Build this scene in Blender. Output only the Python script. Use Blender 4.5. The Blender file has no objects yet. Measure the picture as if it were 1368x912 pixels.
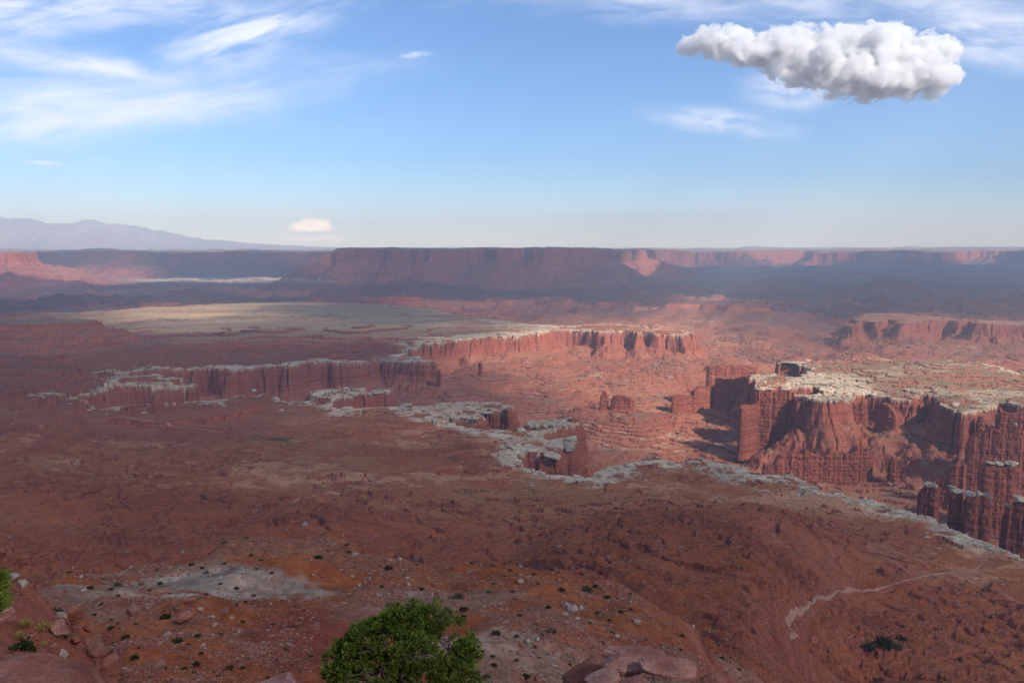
import bpy, bmesh, math, random
import numpy as np
from mathutils import Vector, Matrix

# ------------------------------------------------------------------ camera, sky, sun, exposure
S = bpy.context.scene
R = math.radians
PITCH = R(6.75)
FPX = 1064.0                                   # focal length in photo pixels (photo 1368 x 912)
cam_d = bpy.data.cameras.new('camera')
cam = bpy.data.objects.new('camera', cam_d)
S.collection.objects.link(cam)
cam.location = (0, 0, 0)
cam.rotation_euler = (math.pi / 2 - PITCH, 0, 0)
cam_d.sensor_width = 36.0
cam_d.lens = 36.0 * FPX / 1368.0
cam_d.clip_start = 0.2
cam_d.clip_end = 200000
S.camera = cam
S.render.engine = 'CYCLES'
S.cycles.use_denoising = True
S.cycles.max_bounces = 8
S.cycles.diffuse_bounces = 2
S.cycles.glossy_bounces = 1
S.cycles.transparent_max_bounces = 12
S.cycles.volume_bounces = 7
S.cycles.caustics_reflective = False
S.cycles.caustics_refractive = False

SUN_EL, SUN_SIDE = R(36), R(41)                # height, and degrees right of straight behind the viewer
sun_dir = Vector((math.cos(SUN_EL) * math.sin(SUN_SIDE), -math.cos(SUN_EL) * math.cos(SUN_SIDE), math.sin(SUN_EL)))
sun_d = bpy.data.lights.new('sun', 'SUN')
sun_d.energy = 3.6
sun_d.angle = R(0.5)
sun_d.color = (1.0, 0.945, 0.87)
sun = bpy.data.objects.new('sun', sun_d)
S.collection.objects.link(sun)
sun.rotation_euler = (-sun_dir).to_track_quat('-Z', 'Y').to_euler()

W = bpy.data.worlds.new('World')
S.world = W
W.use_nodes = True
wt = W.node_tree
wt.nodes.clear()
S.view_settings.view_transform = 'Standard'
S.view_settings.look = 'None'
S.view_settings.exposure = 0.85
S.view_settings.gamma = 1.0
S.view_settings.use_curve_mapping = False


class NT:
    """short hand for building node trees"""
    def __init__(self, tree): self.t = tree
    def n(self, typ, **kw):
        nd = self.t.nodes.new(typ)
        for k, v in kw.items(): setattr(nd, k, v)
        return nd
    def put(self, sock, v):
        if hasattr(v, 'is_linked'): self.t.links.new(v, sock)
        elif v is not None: sock.default_value = v
    def math(self, op, a, b=None, c=None, clamp=False):
        nd = self.n('ShaderNodeMath', operation=op, use_clamp=clamp)
        self.put(nd.inputs[0], a); self.put(nd.inputs[1], b)
        if c is not None: self.put(nd.inputs[2], c)
        return nd.outputs[0]
    def vmath(self, op, a, b=None):
        nd = self.n('ShaderNodeVectorMath', operation=op)
        self.put(nd.inputs[0], a)
        if b is not None: self.put(nd.inputs[1], b)
        return nd.outputs[0]
    def noise(self, vec, scale, detail=4, rough=0.55, dist=0.0):
        nd = self.n('ShaderNodeTexNoise')
        self.put(nd.inputs['Vector'], vec)
        nd.inputs['Scale'].default_value = scale
        nd.inputs['Detail'].default_value = detail
        nd.inputs['Roughness'].default_value = rough
        nd.inputs['Distortion'].default_value = dist
        return nd.outputs[0]
    def maprange(self, v, a, b, c=0.0, d=1.0, smooth=True):
        nd = self.n('ShaderNodeMapRange', interpolation_type='SMOOTHSTEP' if smooth else 'LINEAR')
        self.put(nd.inputs[0], v)
        for i, q in enumerate((a, b, c, d)): self.put(nd.inputs[i + 1], q)
        return nd.outputs[0]
    def mix(self, f, a, b, blend='MIX'):
        nd = self.n('ShaderNodeMix', data_type='RGBA', blend_type=blend)
        self.put(nd.inputs[0], f); self.put(nd.inputs[6], a); self.put(nd.inputs[7], b)
        return nd.outputs[2]
    def ramp(self, f, stops):
        nd = self.n('ShaderNodeValToRGB')
        cr = nd.color_ramp
        while len(cr.elements) < len(stops): cr.elements.new(0.5)
        for e, (p, c) in zip(cr.elements, stops):
            e.position = p; e.color = (*c, 1)
        self.put(nd.inputs[0], f)
        return nd.outputs[0]


def dir_of(px, py):
    """direction through a photo pixel"""
    u, v = (px - 684) / FPX, (456 - py) / FPX
    return np.array((u, math.cos(PITCH) + v * math.sin(PITCH), -math.sin(PITCH) + v * math.cos(PITCH)))


# sky with high thin cloud streaks (part of the sky itself, by direction)
w = NT(wt)
sky = w.n('ShaderNodeTexSky', sky_type='NISHITA', sun_disc=False, sun_elevation=SUN_EL,
          sun_rotation=math.pi - SUN_SIDE, altitude=1800.0, air_density=1.0, dust_density=0.2, ozone_density=3.0)
gen = w.n('ShaderNodeTexCoord').outputs['Generated']
sep = w.n('ShaderNodeSeparateXYZ'); w.put(sep.inputs[0], gen)
ysafe = w.math('MAXIMUM', sep.outputs[1], 0.02)
ax = w.math('DIVIDE', sep.outputs[0], ysafe)       # tangent of azimuth
az_ = w.math('DIVIDE', sep.outputs[2], ysafe)      # tangent of elevation
comb = w.n('ShaderNodeCombineXYZ'); w.put(comb.inputs[0], ax); w.put(comb.inputs[1], az_)
cvec = comb.outputs[0]
infront = w.maprange(sep.outputs[1], 0.02, 0.3)


def skyblob(px, py, hw, hh, tilt, strength, nscale, stretch, lo, hi, seed):
    """soft streaky cloud centred on a direction; hw, hh half sizes, in photo pixels"""
    d = dir_of(px, py)
    c = (d[0] / d[1], d[2] / d[1], 0)
    p = w.vmath('SUBTRACT', cvec, c)
    rot = w.n('ShaderNodeVectorRotate', rotation_type='Z_AXIS')
    w.put(rot.inputs['Vector'], p); rot.inputs['Angle'].default_value = tilt
    q = w.vmath('MULTIPLY', rot.outputs[0], (FPX / hw, FPX / hh, 0))
    wob = w.noise(w.vmath('ADD', w.vmath('MULTIPLY', cvec, (6, 14, 0)), (seed, seed * .7, 0)), 1.0, 5, .6)
    ln = w.n('ShaderNodeVectorMath', operation='LENGTH'); w.put(ln.inputs[0], q)
    r = w.math('ADD', ln.outputs['Value'], w.math('MULTIPLY', w.math('SUBTRACT', wob, 0.5), 1.3))
    fall = w.maprange(r, 1.0, 0.1)
    st = w.noise(w.vmath('ADD', w.vmath('MULTIPLY', rot.outputs[0], (nscale, nscale * stretch, 0)), (seed * 3.1, seed, 0)), 1.0, 7, .62, 0.4)
    return w.math('MULTIPLY', w.math('MULTIPLY', fall, w.maprange(st, lo, hi)), strength)


blobs = [
    (90, 8, 470, 46, -0.10, 0.66, 9, 5, .28, .70, 1.0),
    (340, 44, 190, 44, -0.30, 0.72, 11, 5, .28, .66, 2.3),
    (140, 90, 150, 22, 0.12, 0.74, 12, 4, .28, .62, 3.7),
    (160, 142, 400, 56, -0.13, 0.66, 7, 6, .16, .70, 4.9),
    (0, 100, 260, 120, 0.0, 0.36, 6, 6, .28, .72, 5.5),
    (1050, 2, 520, 40, 0.0, 0.50, 8, 6, .26, .70, 6.1),
    (1320, 45, 150, 60, 0.2, 0.62, 8, 4, .28, .66, 7.7),
    (1060, 120, 90, 40, 0.0, 0.62, 14, 2, .30, .62, 8.2),
    (965, 163, 130, 26, 0.12, 0.60, 12, 3, .28, .62, 9.4),
    (555, 73, 26, 6, -0.05, 0.55, 30, 2, .34, .6, 10.3),
    (60, 218, 50, 5, 0.05, 0.55, 20, 3, .30, .6, 11.1),
    (130, 213, 26, 4, 0.0, 0.45, 20, 3, .30, .6, 12.1),
    (620, 313, 60, 7, 0.0, 0.55, 30, 3, .34, .62, 13.6),
    (780, 316, 60, 7, 0.0, 0.45, 30, 3, .34, .62, 14.6),
    (450, 318, 110, 9, 0.0, 0.35, 24, 3, .34, .62, 15.2),
]
tot = None
for b in blobs:
    o = skyblob(*b)
    tot = o if tot is None else w.math('ADD', tot, w.math('MULTIPLY', o, w.math('SUBTRACT', 1.0, tot)))
tot = w.math('MULTIPLY', w.math('MINIMUM', tot, 1.0), infront)
SKY_GAIN = 0.1
skyt = w.mix(1.0, sky.outputs[0], (.68, .82, .98, 1), 'MULTIPLY')
skyc = w.mix(tot, skyt, (7.4, 7.5, 8.2, 1))
puff = None
for b in [(400, 303, 17, 9, 0.0, .9, 70, 1.5, .3, .5, 16.6), (413, 299, 17, 11, 0.0, 1.0, 70, 1.5, .25, .5, 17.6), (430, 300, 18, 10, 0.0, .95, 70, 1.5, .3, .5, 18.2), (418, 305, 36, 6, 0.0, .8, 70, 2.0, .3, .5, 21.2), (416, 318, 60, 5, 0.0, .35, 60, 3.0, .3, .55, 19.9)]:
    o = skyblob(*b)
    puff = o if puff is None else w.math('MAXIMUM', puff, o)
skyc = w.mix(w.math('MULTIPLY', puff, infront), skyc, (15, 14.2, 13.4, 1))
bg = w.n('ShaderNodeBackground'); w.put(bg.inputs[0], skyc); bg.inputs[1].default_value = SKY_GAIN
wo = w.n('ShaderNodeOutputWorld'); wt.links.new(bg.outputs[0], wo.inputs[0])

# ------------------------------------------------------------------ helpers
rng = np.random.default_rng(7)
random.seed(7)
col = S.collection
TAN = lambda py: math.tan(PITCH + math.atan((py - 456) / FPX))


def tag(o, label=None, cat=None, group=None, kind=None):
    if label: o['label'] = label
    if cat: o['category'] = cat
    if group: o['group'] = group
    if kind: o['kind'] = kind
    return o


def empty(name, loc, rz=0.0):
    o = bpy.data.objects.new(name, None)
    col.objects.link(o); o.location = loc; o.rotation_euler = (0, 0, rz)
    return o


def mesh_np(name, V, F, mat, parent=None, smooth=False, attrs=None):
    """V (n,3), F (m,3) or (m,4) integer array or list of arrays"""
    me = bpy.data.meshes.new(name)
    V = np.ascontiguousarray(V, np.float32)
    Fs = F if isinstance(F, list) else [F]
    Fs = [np.asarray(f, np.int32) for f in Fs if len(f)]
    me.vertices.add(len(V)); me.vertices.foreach_set('co', V.ravel())
    idx = np.concatenate([f.ravel() for f in Fs])
    sizes = np.concatenate([np.full(len(f), f.shape[1], np.int32) for f in Fs])
    me.loops.add(len(idx)); me.loops.foreach_set('vertex_index', idx)
    me.polygons.add(len(sizes))
    me.polygons.foreach_set('loop_start', np.concatenate(([0], np.cumsum(sizes)[:-1])).astype(np.int32))
    me.polygons.foreach_set('use_smooth', np.full(len(sizes), smooth))
    me.update(calc_edges=True)
    for k, a in (attrs or {}).items():
        a = np.ascontiguousarray(a, np.float32)
        if a.ndim == 1:
            at = me.attributes.new(k, 'FLOAT', 'POINT'); at.data.foreach_set('value', a)
        else:
            if a.shape[1] == 3: a = np.concatenate([a, np.ones((len(a), 1), np.float32)], 1)
            at = me.attributes.new(k, 'FLOAT_COLOR', 'POINT'); at.data.foreach_set('color', a.ravel())
    me.materials.append(mat)
    o = bpy.data.objects.new(name, me)
    col.objects.link(o)
    if parent: o.parent = parent
    return o


def grid_faces(nr, nc, wrap=False):
    i = np.arange(nr - 1)[:, None]; j = np.arange(nc if wrap else nc - 1)[None, :]
    j2 = (j + 1) % nc
    return np.stack([i * nc + j, i * nc + j2, (i + 1) * nc + j2, (i + 1) * nc + j], -1).reshape(-1, 4)


# ---- tiled fractal noise
def tile(seed, beta, n=1024, kmin=2):
    r = np.random.default_rng(seed)
    k = np.hypot(np.fft.fftfreq(n)[:, None] * n, np.fft.rfftfreq(n)[None, :] * n)
    amp = np.where(k >= kmin, np.maximum(k, 1) ** (-beta), 0)
    sp = amp * np.exp(2j * np.pi * r.random(k.shape))
    t = np.fft.irfft2(sp, (n, n))
    return (t / t.std()).astype(np.float32)


TA, TB, TC = tile(1, 1.9), tile(2, 1.6), tile(3, 1.35)
T1 = tile(4, 2.2)


def smp(t, x, y, period, ox=0.0, oy=0.0):
    n = t.shape[0]
    u = (np.asarray(x) / period + ox) * n; v = (np.asarray(y) / period + oy) * n
    i = np.floor(u).astype(np.int64); j = np.floor(v).astype(np.int64)
    fu = (u - i).astype(np.float32); fv = (v - j).astype(np.float32)
    i %= n; j %= n; i1 = (i + 1) % n; j1 = (j + 1) % n
    return (t[i, j] * (1 - fu) + t[i1, j] * fu) * (1 - fv) + (t[i, j1] * (1 - fu) + t[i1, j1] * fu) * fv


def sst(x, a, b):
    t = np.clip((x - a) / (b - a), 0, 1)
    return t * t * (3 - 2 * t)


def unz(px, py, z):
    d = dir_of(px, py); k = z / d[2]
    return d[0] * k, d[1] * k


def unY(px, py, Y):
    d = dir_of(px, py); k = Y / d[1]
    return d[0] * k, Y, d[2] * k


def topix(x, y, z):
    f = y * math.cos(PITCH) - z * math.sin(PITCH)
    u = y * math.sin(PITCH) + z * math.cos(PITCH)
    f = np.maximum(f, 0.1)
    return 684 + FPX * x / f, 456 - FPX * u / f


def poly_sdf(P, X, Y):
    """signed distance to a polygon, negative inside"""
    P = np.asarray(P, np.float32); out = np.empty(X.shape, np.float32).ravel()
    xs, ys = X.ravel().astype(np.float32), Y.ravel().astype(np.float32)
    A = P; B = np.roll(P, -1, 0)
    for s in range(0, len(xs), 60000):
        x = xs[s:s + 60000]; y = ys[s:s + 60000]
        d2 = np.full(len(x), 1e20, np.float32); ins = np.zeros(len(x), bool)
        for (ax_, ay_), (bx_, by_) in zip(A, B):
            ex, ey = bx_ - ax_, by_ - ay_
            L = ex * ex + ey * ey + 1e-9
            px_, py_ = x - ax_, y - ay_
            t = np.clip((px_ * ex + py_ * ey) / L, 0, 1)
            dd = (px_ - t * ex) ** 2 + (py_ - t * ey) ** 2
            np.minimum(d2, dd, out=d2)
            if ay_ != by_:
                c = ((ay_ > y) != (by_ > y)) & (x < ex * (y - ay_) / ey + ax_)
                ins ^= c
        d = np.sqrt(d2)
        out[s:s + 60000] = np.where(ins, -d, d)
    return out.reshape(X.shape)


# ------------------------------------------------------------------ the terrain
BENCH = -400.0
# near canyon rim, left head to right (photo pixels of points lying on the bench level)
rim_near = [(90, 546), (126, 554), (160, 549), (194, 543), (258, 541), (289, 540), (326, 531), (345, 527), (372, 532), (405, 538),
            (418, 527), (430, 521), (470, 522), (521, 522), (523, 526), (490, 530), (450, 533), (440, 541), (484, 549), (535, 547),
            (576, 550), (586, 545), (600, 541), (640, 539), (654, 538), (672, 541), (681, 545), (677, 550), (643, 552), (640, 559), (615, 560),
            (601, 557), (599, 564), (620, 568), (650, 572), (678, 576), (690, 573), (702, 571), (712, 567), (722, 564), (740, 561), (757, 559),
            (771, 557), (774, 563), (758, 566), (742, 570), (720, 574), (711, 577), (722, 584), (735, 587), (746, 583), (771, 584), (775, 591),
            (769, 598), (753, 599), (748, 607), (730, 607), (715, 606), (697, 605), (688, 610), (688, 621), (697, 626), (709, 628), (737, 632),
            (761, 634), (784, 637), (795, 641), (812, 633), (840, 628), (850, 626), (855, 615), (868, 617), (892, 622), (918, 619),
            (938, 615), (959, 619), (976, 624), (994, 629), (1010, 636), (1027, 640), (1051, 642), (1071, 649), (1080, 656), (1078, 663), (1096, 668),
            (1125, 668), (1148, 674), (1170, 681), (1190, 686), (1211, 692), (1238, 697), (1256, 703), (1275, 719), (1297, 729), (1323, 738),
            (1345, 747), (1368, 754), (1440, 775), (1560, 800), (1800, 850)]
rim_far = [(92, 544), (146, 531), (163, 526), (204, 524), (256, 520), (258, 514), (225, 514), (190, 513), (156, 511), (184, 504), (231, 499), (279, 492), (316, 496), (374, 493),
           (405, 489), (425, 485), (440, 481), (460, 484), (484, 481), (508, 477), (539, 477), (557, 480), (571, 482), (572, 478),
           (552, 473), (535, 468), (552, 464), (572, 459), (596, 456), (630, 455), (640, 451), (670, 449), (698, 448), (722, 447), (743, 441),
           (780, 441), (800, 444), (814, 446), (830, 444), (848, 447), (862, 444), (880, 447), (905, 449), (925, 446), (900, 440), (860, 437), (820, 432), (790, 433), (745, 435), (715, 433),
           (680, 429), (640, 427), (600, 418), (560, 411), (500, 406), (450, 404), (400, 403), (330, 404), (260, 408), (200, 411), (130, 416), (60, 418), (-40, 424), (-300, 430), (-900, 470)]
bench_main = [unz(x, y, BENCH) for x, y in rim_near[::-1]] + [unz(x, y, BENCH) for x, y in rim_far] + [(-6000, -500), (6000, -500)]
bench_right = [unz(x, y, BENCH) for x, y in [
    (1800, 600), (1500, 556), (1368, 545), (1345, 541), (1325, 537), (1315, 547), (1290, 551), (1268, 548), (1258, 541), (1248, 529), (1222, 526), (1212, 533), (1192, 532), (1176, 526), (1150, 525), (1140, 532),
    (1118, 534), (1100, 536), (1079, 534), (1076, 527), (1092, 521), (1088, 514), (1060, 517), (1040, 517), (1022, 518), (1009, 517), (1008, 503), (1020, 500),
    (1050, 500), (1080, 497), (1082, 491), (1076, 487), (1046, 487), (1046, 484), (1076, 483.5), (1100, 484), (1130, 480), (1180, 480), (1260, 483), (1300, 489), (1368, 496), (1500, 505), (1800, 520)]]
mesa_right = [unz(x, y, BENCH) for x, y in [
    (1136, 436), (1146, 428), (1156, 428), (1175, 431), (1179, 427), (1197, 427), (1203, 433), (1212, 432), (1231, 430), (1257, 428.5), (1278, 430), (1284, 426.5), (1297, 427), (1303, 433),
    (1334, 434), (1368, 434), (1500, 438), (1900, 450), (1900, 425), (1368, 429.5), (1282, 426), (1235, 423), (1206, 419), (1153, 418)]]
knob_mid = [unz(x, y, BENCH) for x, y in [(893, 403.5), (935, 402), (985, 402), (992, 404), (1040, 408), (990, 409), (930, 406), (895, 406)]]
butte_left = [unz(x, y, -302) for x, y in [(-160, 433), (0, 433), (30, 433.5), (70, 432), (110, 431), (131, 430), (126, 427.3), (60, 426.3), (-160, 426)]]

# coarse raster of distances
GX = np.arange(-7000, 7001, 14.0, np.float32); GY = np.arange(0, 8401, 14.0, np.float32)
gx, gy = np.meshgrid(GX, GY, indexing='ij')
sdf = poly_sdf(bench_main, gx, gy)
G_knob = poly_sdf(knob_mid, gx, gy)
G_mr = poly_sdf(mesa_right, gx, gy)
for P in (bench_right, mesa_right):
    sdf = np.minimum(sdf, poly_sdf(P, gx, gy))
G_sdf = sdf
G_butte = poly_sdf(butte_left, gx, gy)
floor_pts = [(571, 515, -494), (641, 484, -490), (750, 477, -488), (899, 460, -480), (820, 548, -520), (700, 530, -515), (620, 540, -515), (985, 621, -563),
             (900, 556, -555), (880, 600, -556), (1090, 655, -575), (1197, 666, -577), (1300, 700, -520), (1250, 585, -560), (1150, 575, -530), (1170, 454, -493),
             (1300, 456, -493), (1030, 468, -500), (1100, 470, -495), (300, 540, -500), (450, 540, -505), (780, 640, -530), (1360, 740, -520), (1000, 420, -480),
             (700, 420, -495), (100, 400, -520), (300, 395, -520), (1250, 405, -470), (1368, 400, -470), (700, 400, -505)]
num = np.zeros_like(gx); den = np.zeros_like(gx)
for px, py, z in floor_pts:
    x0, y0 = unz(px, py, z)
    wgt = 1.0 / (((gx - x0) ** 2 + (gy - y0) ** 2) / y0 ** 2 + 0.002) ** 1.5
    num += wgt * z; den += wgt
G_floor = num / den


def gsamp(G, x, y):
    u = np.clip((x - GX[0]) / 14.0, 0, len(GX) - 1.001); v = np.clip((y - GY[0]) / 14.0, 0, len(GY) - 1.001)
    i = u.astype(np.int32); j = v.astype(np.int32); fu = (u - i).astype(np.float32); fv = (v - j).astype(np.float32)
    return (G[i, j] * (1 - fu) + G[i + 1, j] * fu) * (1 - fv) + (G[i, j + 1] * (1 - fu) + G[i + 1, j + 1] * fu) * fv


# the slope from the viewer's ledge down to the bench: per direction a list of (distance, height) or (distance, 'photo row')
def prof(*pts):
    return [(Y, z if z < 0 else -Y * TAN(z)) for Y, z in pts]


near0 = [(0.5, -1.75), (2.2, -1.9), (4, -3.4), (6, -4.7), (8, -6.1), (11, -8.3), (14, -10.2), (18, -10.6), (24, -20), (38, -30)]
slope = {
    -300: prof((.5, -1.7), (3, -2.2), (6, -4.0), (10, -5.5), (14, -7), (20, -8.2), (29, -9.0), (32, -16), (45, -30), (115, -55), (300, -150), (600, -240), (1000, -320), (2000, -350), (2900, -384), (4000, -395)),
    -60: prof((.5, -1.7), (2.5, -2.1), (5, -4.6), (10, 905), (14, 872), (20, 820), (29, 720), (32, -16), (45, -30), (115, -55), (160, -78), (300, -150), (500, -225), (600, 745), (790, 700), (1050, 650), (1330, 600), (1600, 560), (2000, 520), (2480, -358), (2900, -384), (4000, -396)),
    0: prof((.5, -1.7), (2.2, -2.0), (4.5, -4.6), (10, 925), (14, 890), (20, 838), (29, 742), (32, -17), (45, -30), (115, -55), (160, -78), (300, -150), (500, -225), (600, 745), (790, 700), (1050, 650), (1330, 600), (1600, 560), (2000, 520), (2480, -358), (2900, -386), (4000, -396)),
    40: prof((.5, -1.7), (2.2, -2.0), (4.5, -5), (10, 950), (14, 902), (20, 850), (29, 764), (32, -18), (45, -30), (115, -55), (160, 783), (200, -96), (300, -150), (500, -225), (600, 745), (790, 700), (1050, 650), (1330, 600), (1600, 560), (2000, 520), (2480, -360), (2900, -387), (4000, -397)),
    80: prof((.5, -1.7), (2.2, -2.0), (4.5, -6), (10, 975), (14, 920), (20, 870), (29, 797), (32, -19), (45, -31), (115, -55), (160, 781), (200, 757), (300, -150), (500, -228), (600, 748), (790, 705), (1050, 652), (1330, 602), (1600, 560), (2000, 522), (2480, -363), (2900, -389), (4000, -397)),
    120: prof((.5, -1.7), (2.2, -2.0), (4.5, -7), (10, 1010), (14, 950), (20, 900), (29, 838), (32, -20), (45, -31.5), (115, -56), (165, 780), (200, 760), (220, -100), (300, -155), (500, -235), (620, 752), (780, 715), (1000, 672), (1250, 622), (1500, 580), (1800, 550), (2200, 515), (2700, -375), (3400, -385), (4000, -396)),
    155: prof((.5, -1.7), (2.2, -2.0), (4.5, -8), (10, -9.5), (14, 1000), (20, 950), (29, 885), (32, -21), (45, 912), (85, 850), (125, 810), (165, 780), (200, 760), (220, -100), (300, -160), (500, -240), (620, 755), (770, 720), (960, 680), (1190, 640), (1430, 600), (1700, -388), (2300, -396), (3400, -394), (4000, -397)),
    195: prof(*near0, (48, 912), (90, 850), (130, 810), (170, 779), (205, 756), (225, -102), (300, -158), (500, -240), (640, 750), (780, 718), (970, 680), (1200, 640), (1450, 600), (1720, -394), (2300, -398), (3400, -395), (4000, -398)),
    300: prof(*near0, (50, 912), (95, 850), (135, 810), (150, 800), (185, 770), (235, 730), (247, 720), (300, -150), (460, -230), (650, -285), (820, 712), (1000, 680), (1240, 640), (1500, 600), (1750, -396), (2400, -399), (4000, -398)),
    450: prof(*near0, (55, 912), (100, 850), (150, 800), (195, 760), (250, 720), (278, 704), (340, -160), (500, -240), (700, -305), (900, 695), (1080, 670), (1270, 640), (1520, 600), (1800, -398), (4000, -399)),
    600: prof(*near0, (60, 912), (105, 850), (150, 800), (190, 770), (225, 748), (300, -150), (450, -230), (620, -285), (760, 740), (910, 720), (1070, 690), (1310, 640), (1500, -396), (4000, -400)),
    684: prof(*near0, (60, 912), (105, 850), (150, 800), (215, 756), (260, -125), (400, -215), (620, -270), (800, 742), (925, 720), (1040, 700), (1200, 665), (1350, -394), (4000, -400)),
    740: prof(*near0, (70, 912), (115, 850), (165, 800), (217, 767), (260, -128), (400, -212), (600, 745), (760, 716), (805, 707), (860, -322), (1040, 690), (1230, 660), (1400, -396), (4000, -400)),
    850: prof(*near0, (80, 930), (110, 912), (150, 850), (200, 800), (216, 785), (260, -130), (400, -215), (530, 780), (700, 720), (830, 690), (885, 679), (950, -333), (1150, -374), (1220, 660), (1350, -397), (4000, -400)),
    930: prof(*near0, (70, 950), (105, 915), (140, 880), (175, 850), (200, 836), (230, -118), (330, 860), (430, 832), (440, 822), (540, 780), (710, 725), (840, 692), (920, 675), (980, -345), (1150, -380), (1240, -394), (4000, -400)),
    1000: prof(*near0, (80, -60), (150, 940), (250, 930), (300, 908), (350, 872), (420, 842), (432, 828), (540, 785), (720, 725), (850, 692), (930, 674), (990, -340), (1160, -385), (1242, -396), (4000, -400)),
    1150: prof(*near0, (80, -62), (200, -140), (400, -255), (560, 912), (660, 860), (800, 800), (930, 750), (1090, 700), (1170, 680), (1250, -399), (4000, -400)),
    1368: prof(*near0, (80, -65), (200, -150), (400, -280), (600, 912), (700, 860), (830, 800), (940, 760), (1050, -398), (4000, -400)),
    1800: prof(*near0, (80, -68), (200, -160), (400, -290), (600, -345), (800, -380), (1000, -399), (4000, -400)),
}
sp_px = np.array(sorted(slope)); LY = np.linspace(math.log(0.5), math.log(60000), 700)
tab = np.array([np.interp(LY, np.log([p[0] for p in slope[k]]), [p[1] for p in slope[k]]) for k in sp_px])
k7 = np.array([.05, .25, .4, .25, .05]); tab = np.apply_along_axis(lambda a: np.convolve(np.pad(a, 2, 'edge'), k7, 'valid'), 1, tab)
PXG = np.linspace(-300, 1800, 421)                       # 5 px steps
tabd = np.empty((len(PXG), len(LY)))
for j in range(len(LY)): tabd[:, j] = np.interp(PXG, sp_px, tab[:, j])
kk = np.exp(-0.5 * (np.arange(-6, 7) / 2.6) ** 2); kk /= kk.sum()
tabd = np.apply_along_axis(lambda a: np.convolve(np.pad(a, 6, 'edge'), kk, 'valid'), 0, tabd).astype(np.float32)


def slope_z(x, y):
    ys = np.maximum(y, 0.51)
    px = np.clip(684 + FPX * 0.955 * x / ys, -299, 1799)
    u = (px + 300) / 5.0; v = np.clip((np.log(ys) - LY[0]) / (LY[1] - LY[0]), 0, len(LY) - 1.01)
    i = u.astype(np.int32); j = v.astype(np.int32); fu = (u - i).astype(np.float32); fv = (v - j).astype(np.float32)
    return (tabd[i, j] * (1 - fu) + tabd[i + 1, j] * fu) * (1 - fv) + (tabd[i, j + 1] * (1 - fu) + tabd[i + 1, j + 1] * fu) * fv


def riser(z, step, half, off=0.0):
    q = (z + off) / step
    return 1 - sst(np.abs(q - np.floor(q) - 0.5), half * .5, half)


def terrace(z, step, sharp, off=0.0):
    q = (z + off) / step; f = q - np.floor(q)
    return (np.floor(q) + sst(f, 0.5 - 0.5 * sharp, 0.5 + 0.5 * sharp)) * step - off


# far mesas: polygons in plan (metres), heights of their rims
def pxY(lst): return [((px - 684) / FPX * Y * 1.0, Y) for px, Y in lst]
mesas = [
    # rim polygon, top height, cliff height, talus slope
    (pxY([(470, 11000), (520, 10750), (600, 10600), (700, 10450), (760, 10400), (800, 10450), (806, 10700), (806, 11800), (808, 14200), (480, 14200), (462, 12500)]), -30, 150, .50),
    (pxY([(437, 10900), (455, 10850), (464, 10950), (460, 11350), (440, 11300)]), -78, 110, .42),
    (pxY([(806, 12900), (840, 12600), (862, 12700), (868, 13400), (850, 15000), (806, 14500)]), -40, 140, .5),
    (pxY([(-500, 13200), (-100, 13600), (60, 14600), (130, 13900), (190, 13800), (215, 14800), (330, 14600), (430, 14500), (470, 15000), (480, 18500), (-500, 18500)]), -92, 150, .42),
    (pxY([(-120, 10500), (20, 10300), (34, 10500), (42, 11200), (30, 12500), (-120, 13500)]), -70, 120, .34),
    (pxY([(850, 19000), (885, 18600), (930, 18700), (1000, 18200), (1015, 19200), (1040, 20000), (1075, 20000), (1085, 18600), (1140, 18000), (1200, 17800), (1262, 18000), (1275, 19500), (1330, 19600), (1345, 18000), (1420, 17000), (1900, 17000), (1900, 26000), (800, 26000)]), -100, 170, .5),
]


MG = np.arange(-13000, 14001, 60.0, np.float32); MGY = np.arange(8000, 27001, 60.0, np.float32)
mgx, mgy = np.meshgrid(MG, MGY, indexing='ij')
mesa_sdf = [poly_sdf(m[0], mgx, mgy) for m in mesas]


def msamp(G, x, y):
    u = np.clip((x - MG[0]) / 60.0, 0, len(MG) - 1.001); v = np.clip((y - MGY[0]) / 60.0, 0, len(MGY) - 1.001)
    i = u.astype(np.int32); j = v.astype(np.int32); fu = (u - i).astype(np.float32); fv = (v - j).astype(np.float32)
    return (G[i, j] * (1 - fu) + G[i + 1, j] * fu) * (1 - fv) + (G[i, j + 1] * (1 - fu) + G[i + 1, j + 1] * fu) * fv


ROAD = [(1055, 857), (1068, 848), (1056, 842), (1050, 836), (1055, 824), (1077, 813), (1087, 800), (1117, 789), (1135, 784), (1182, 784), (1208, 777), (1248, 767), (1295, 764), (1313, 752)]


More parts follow.
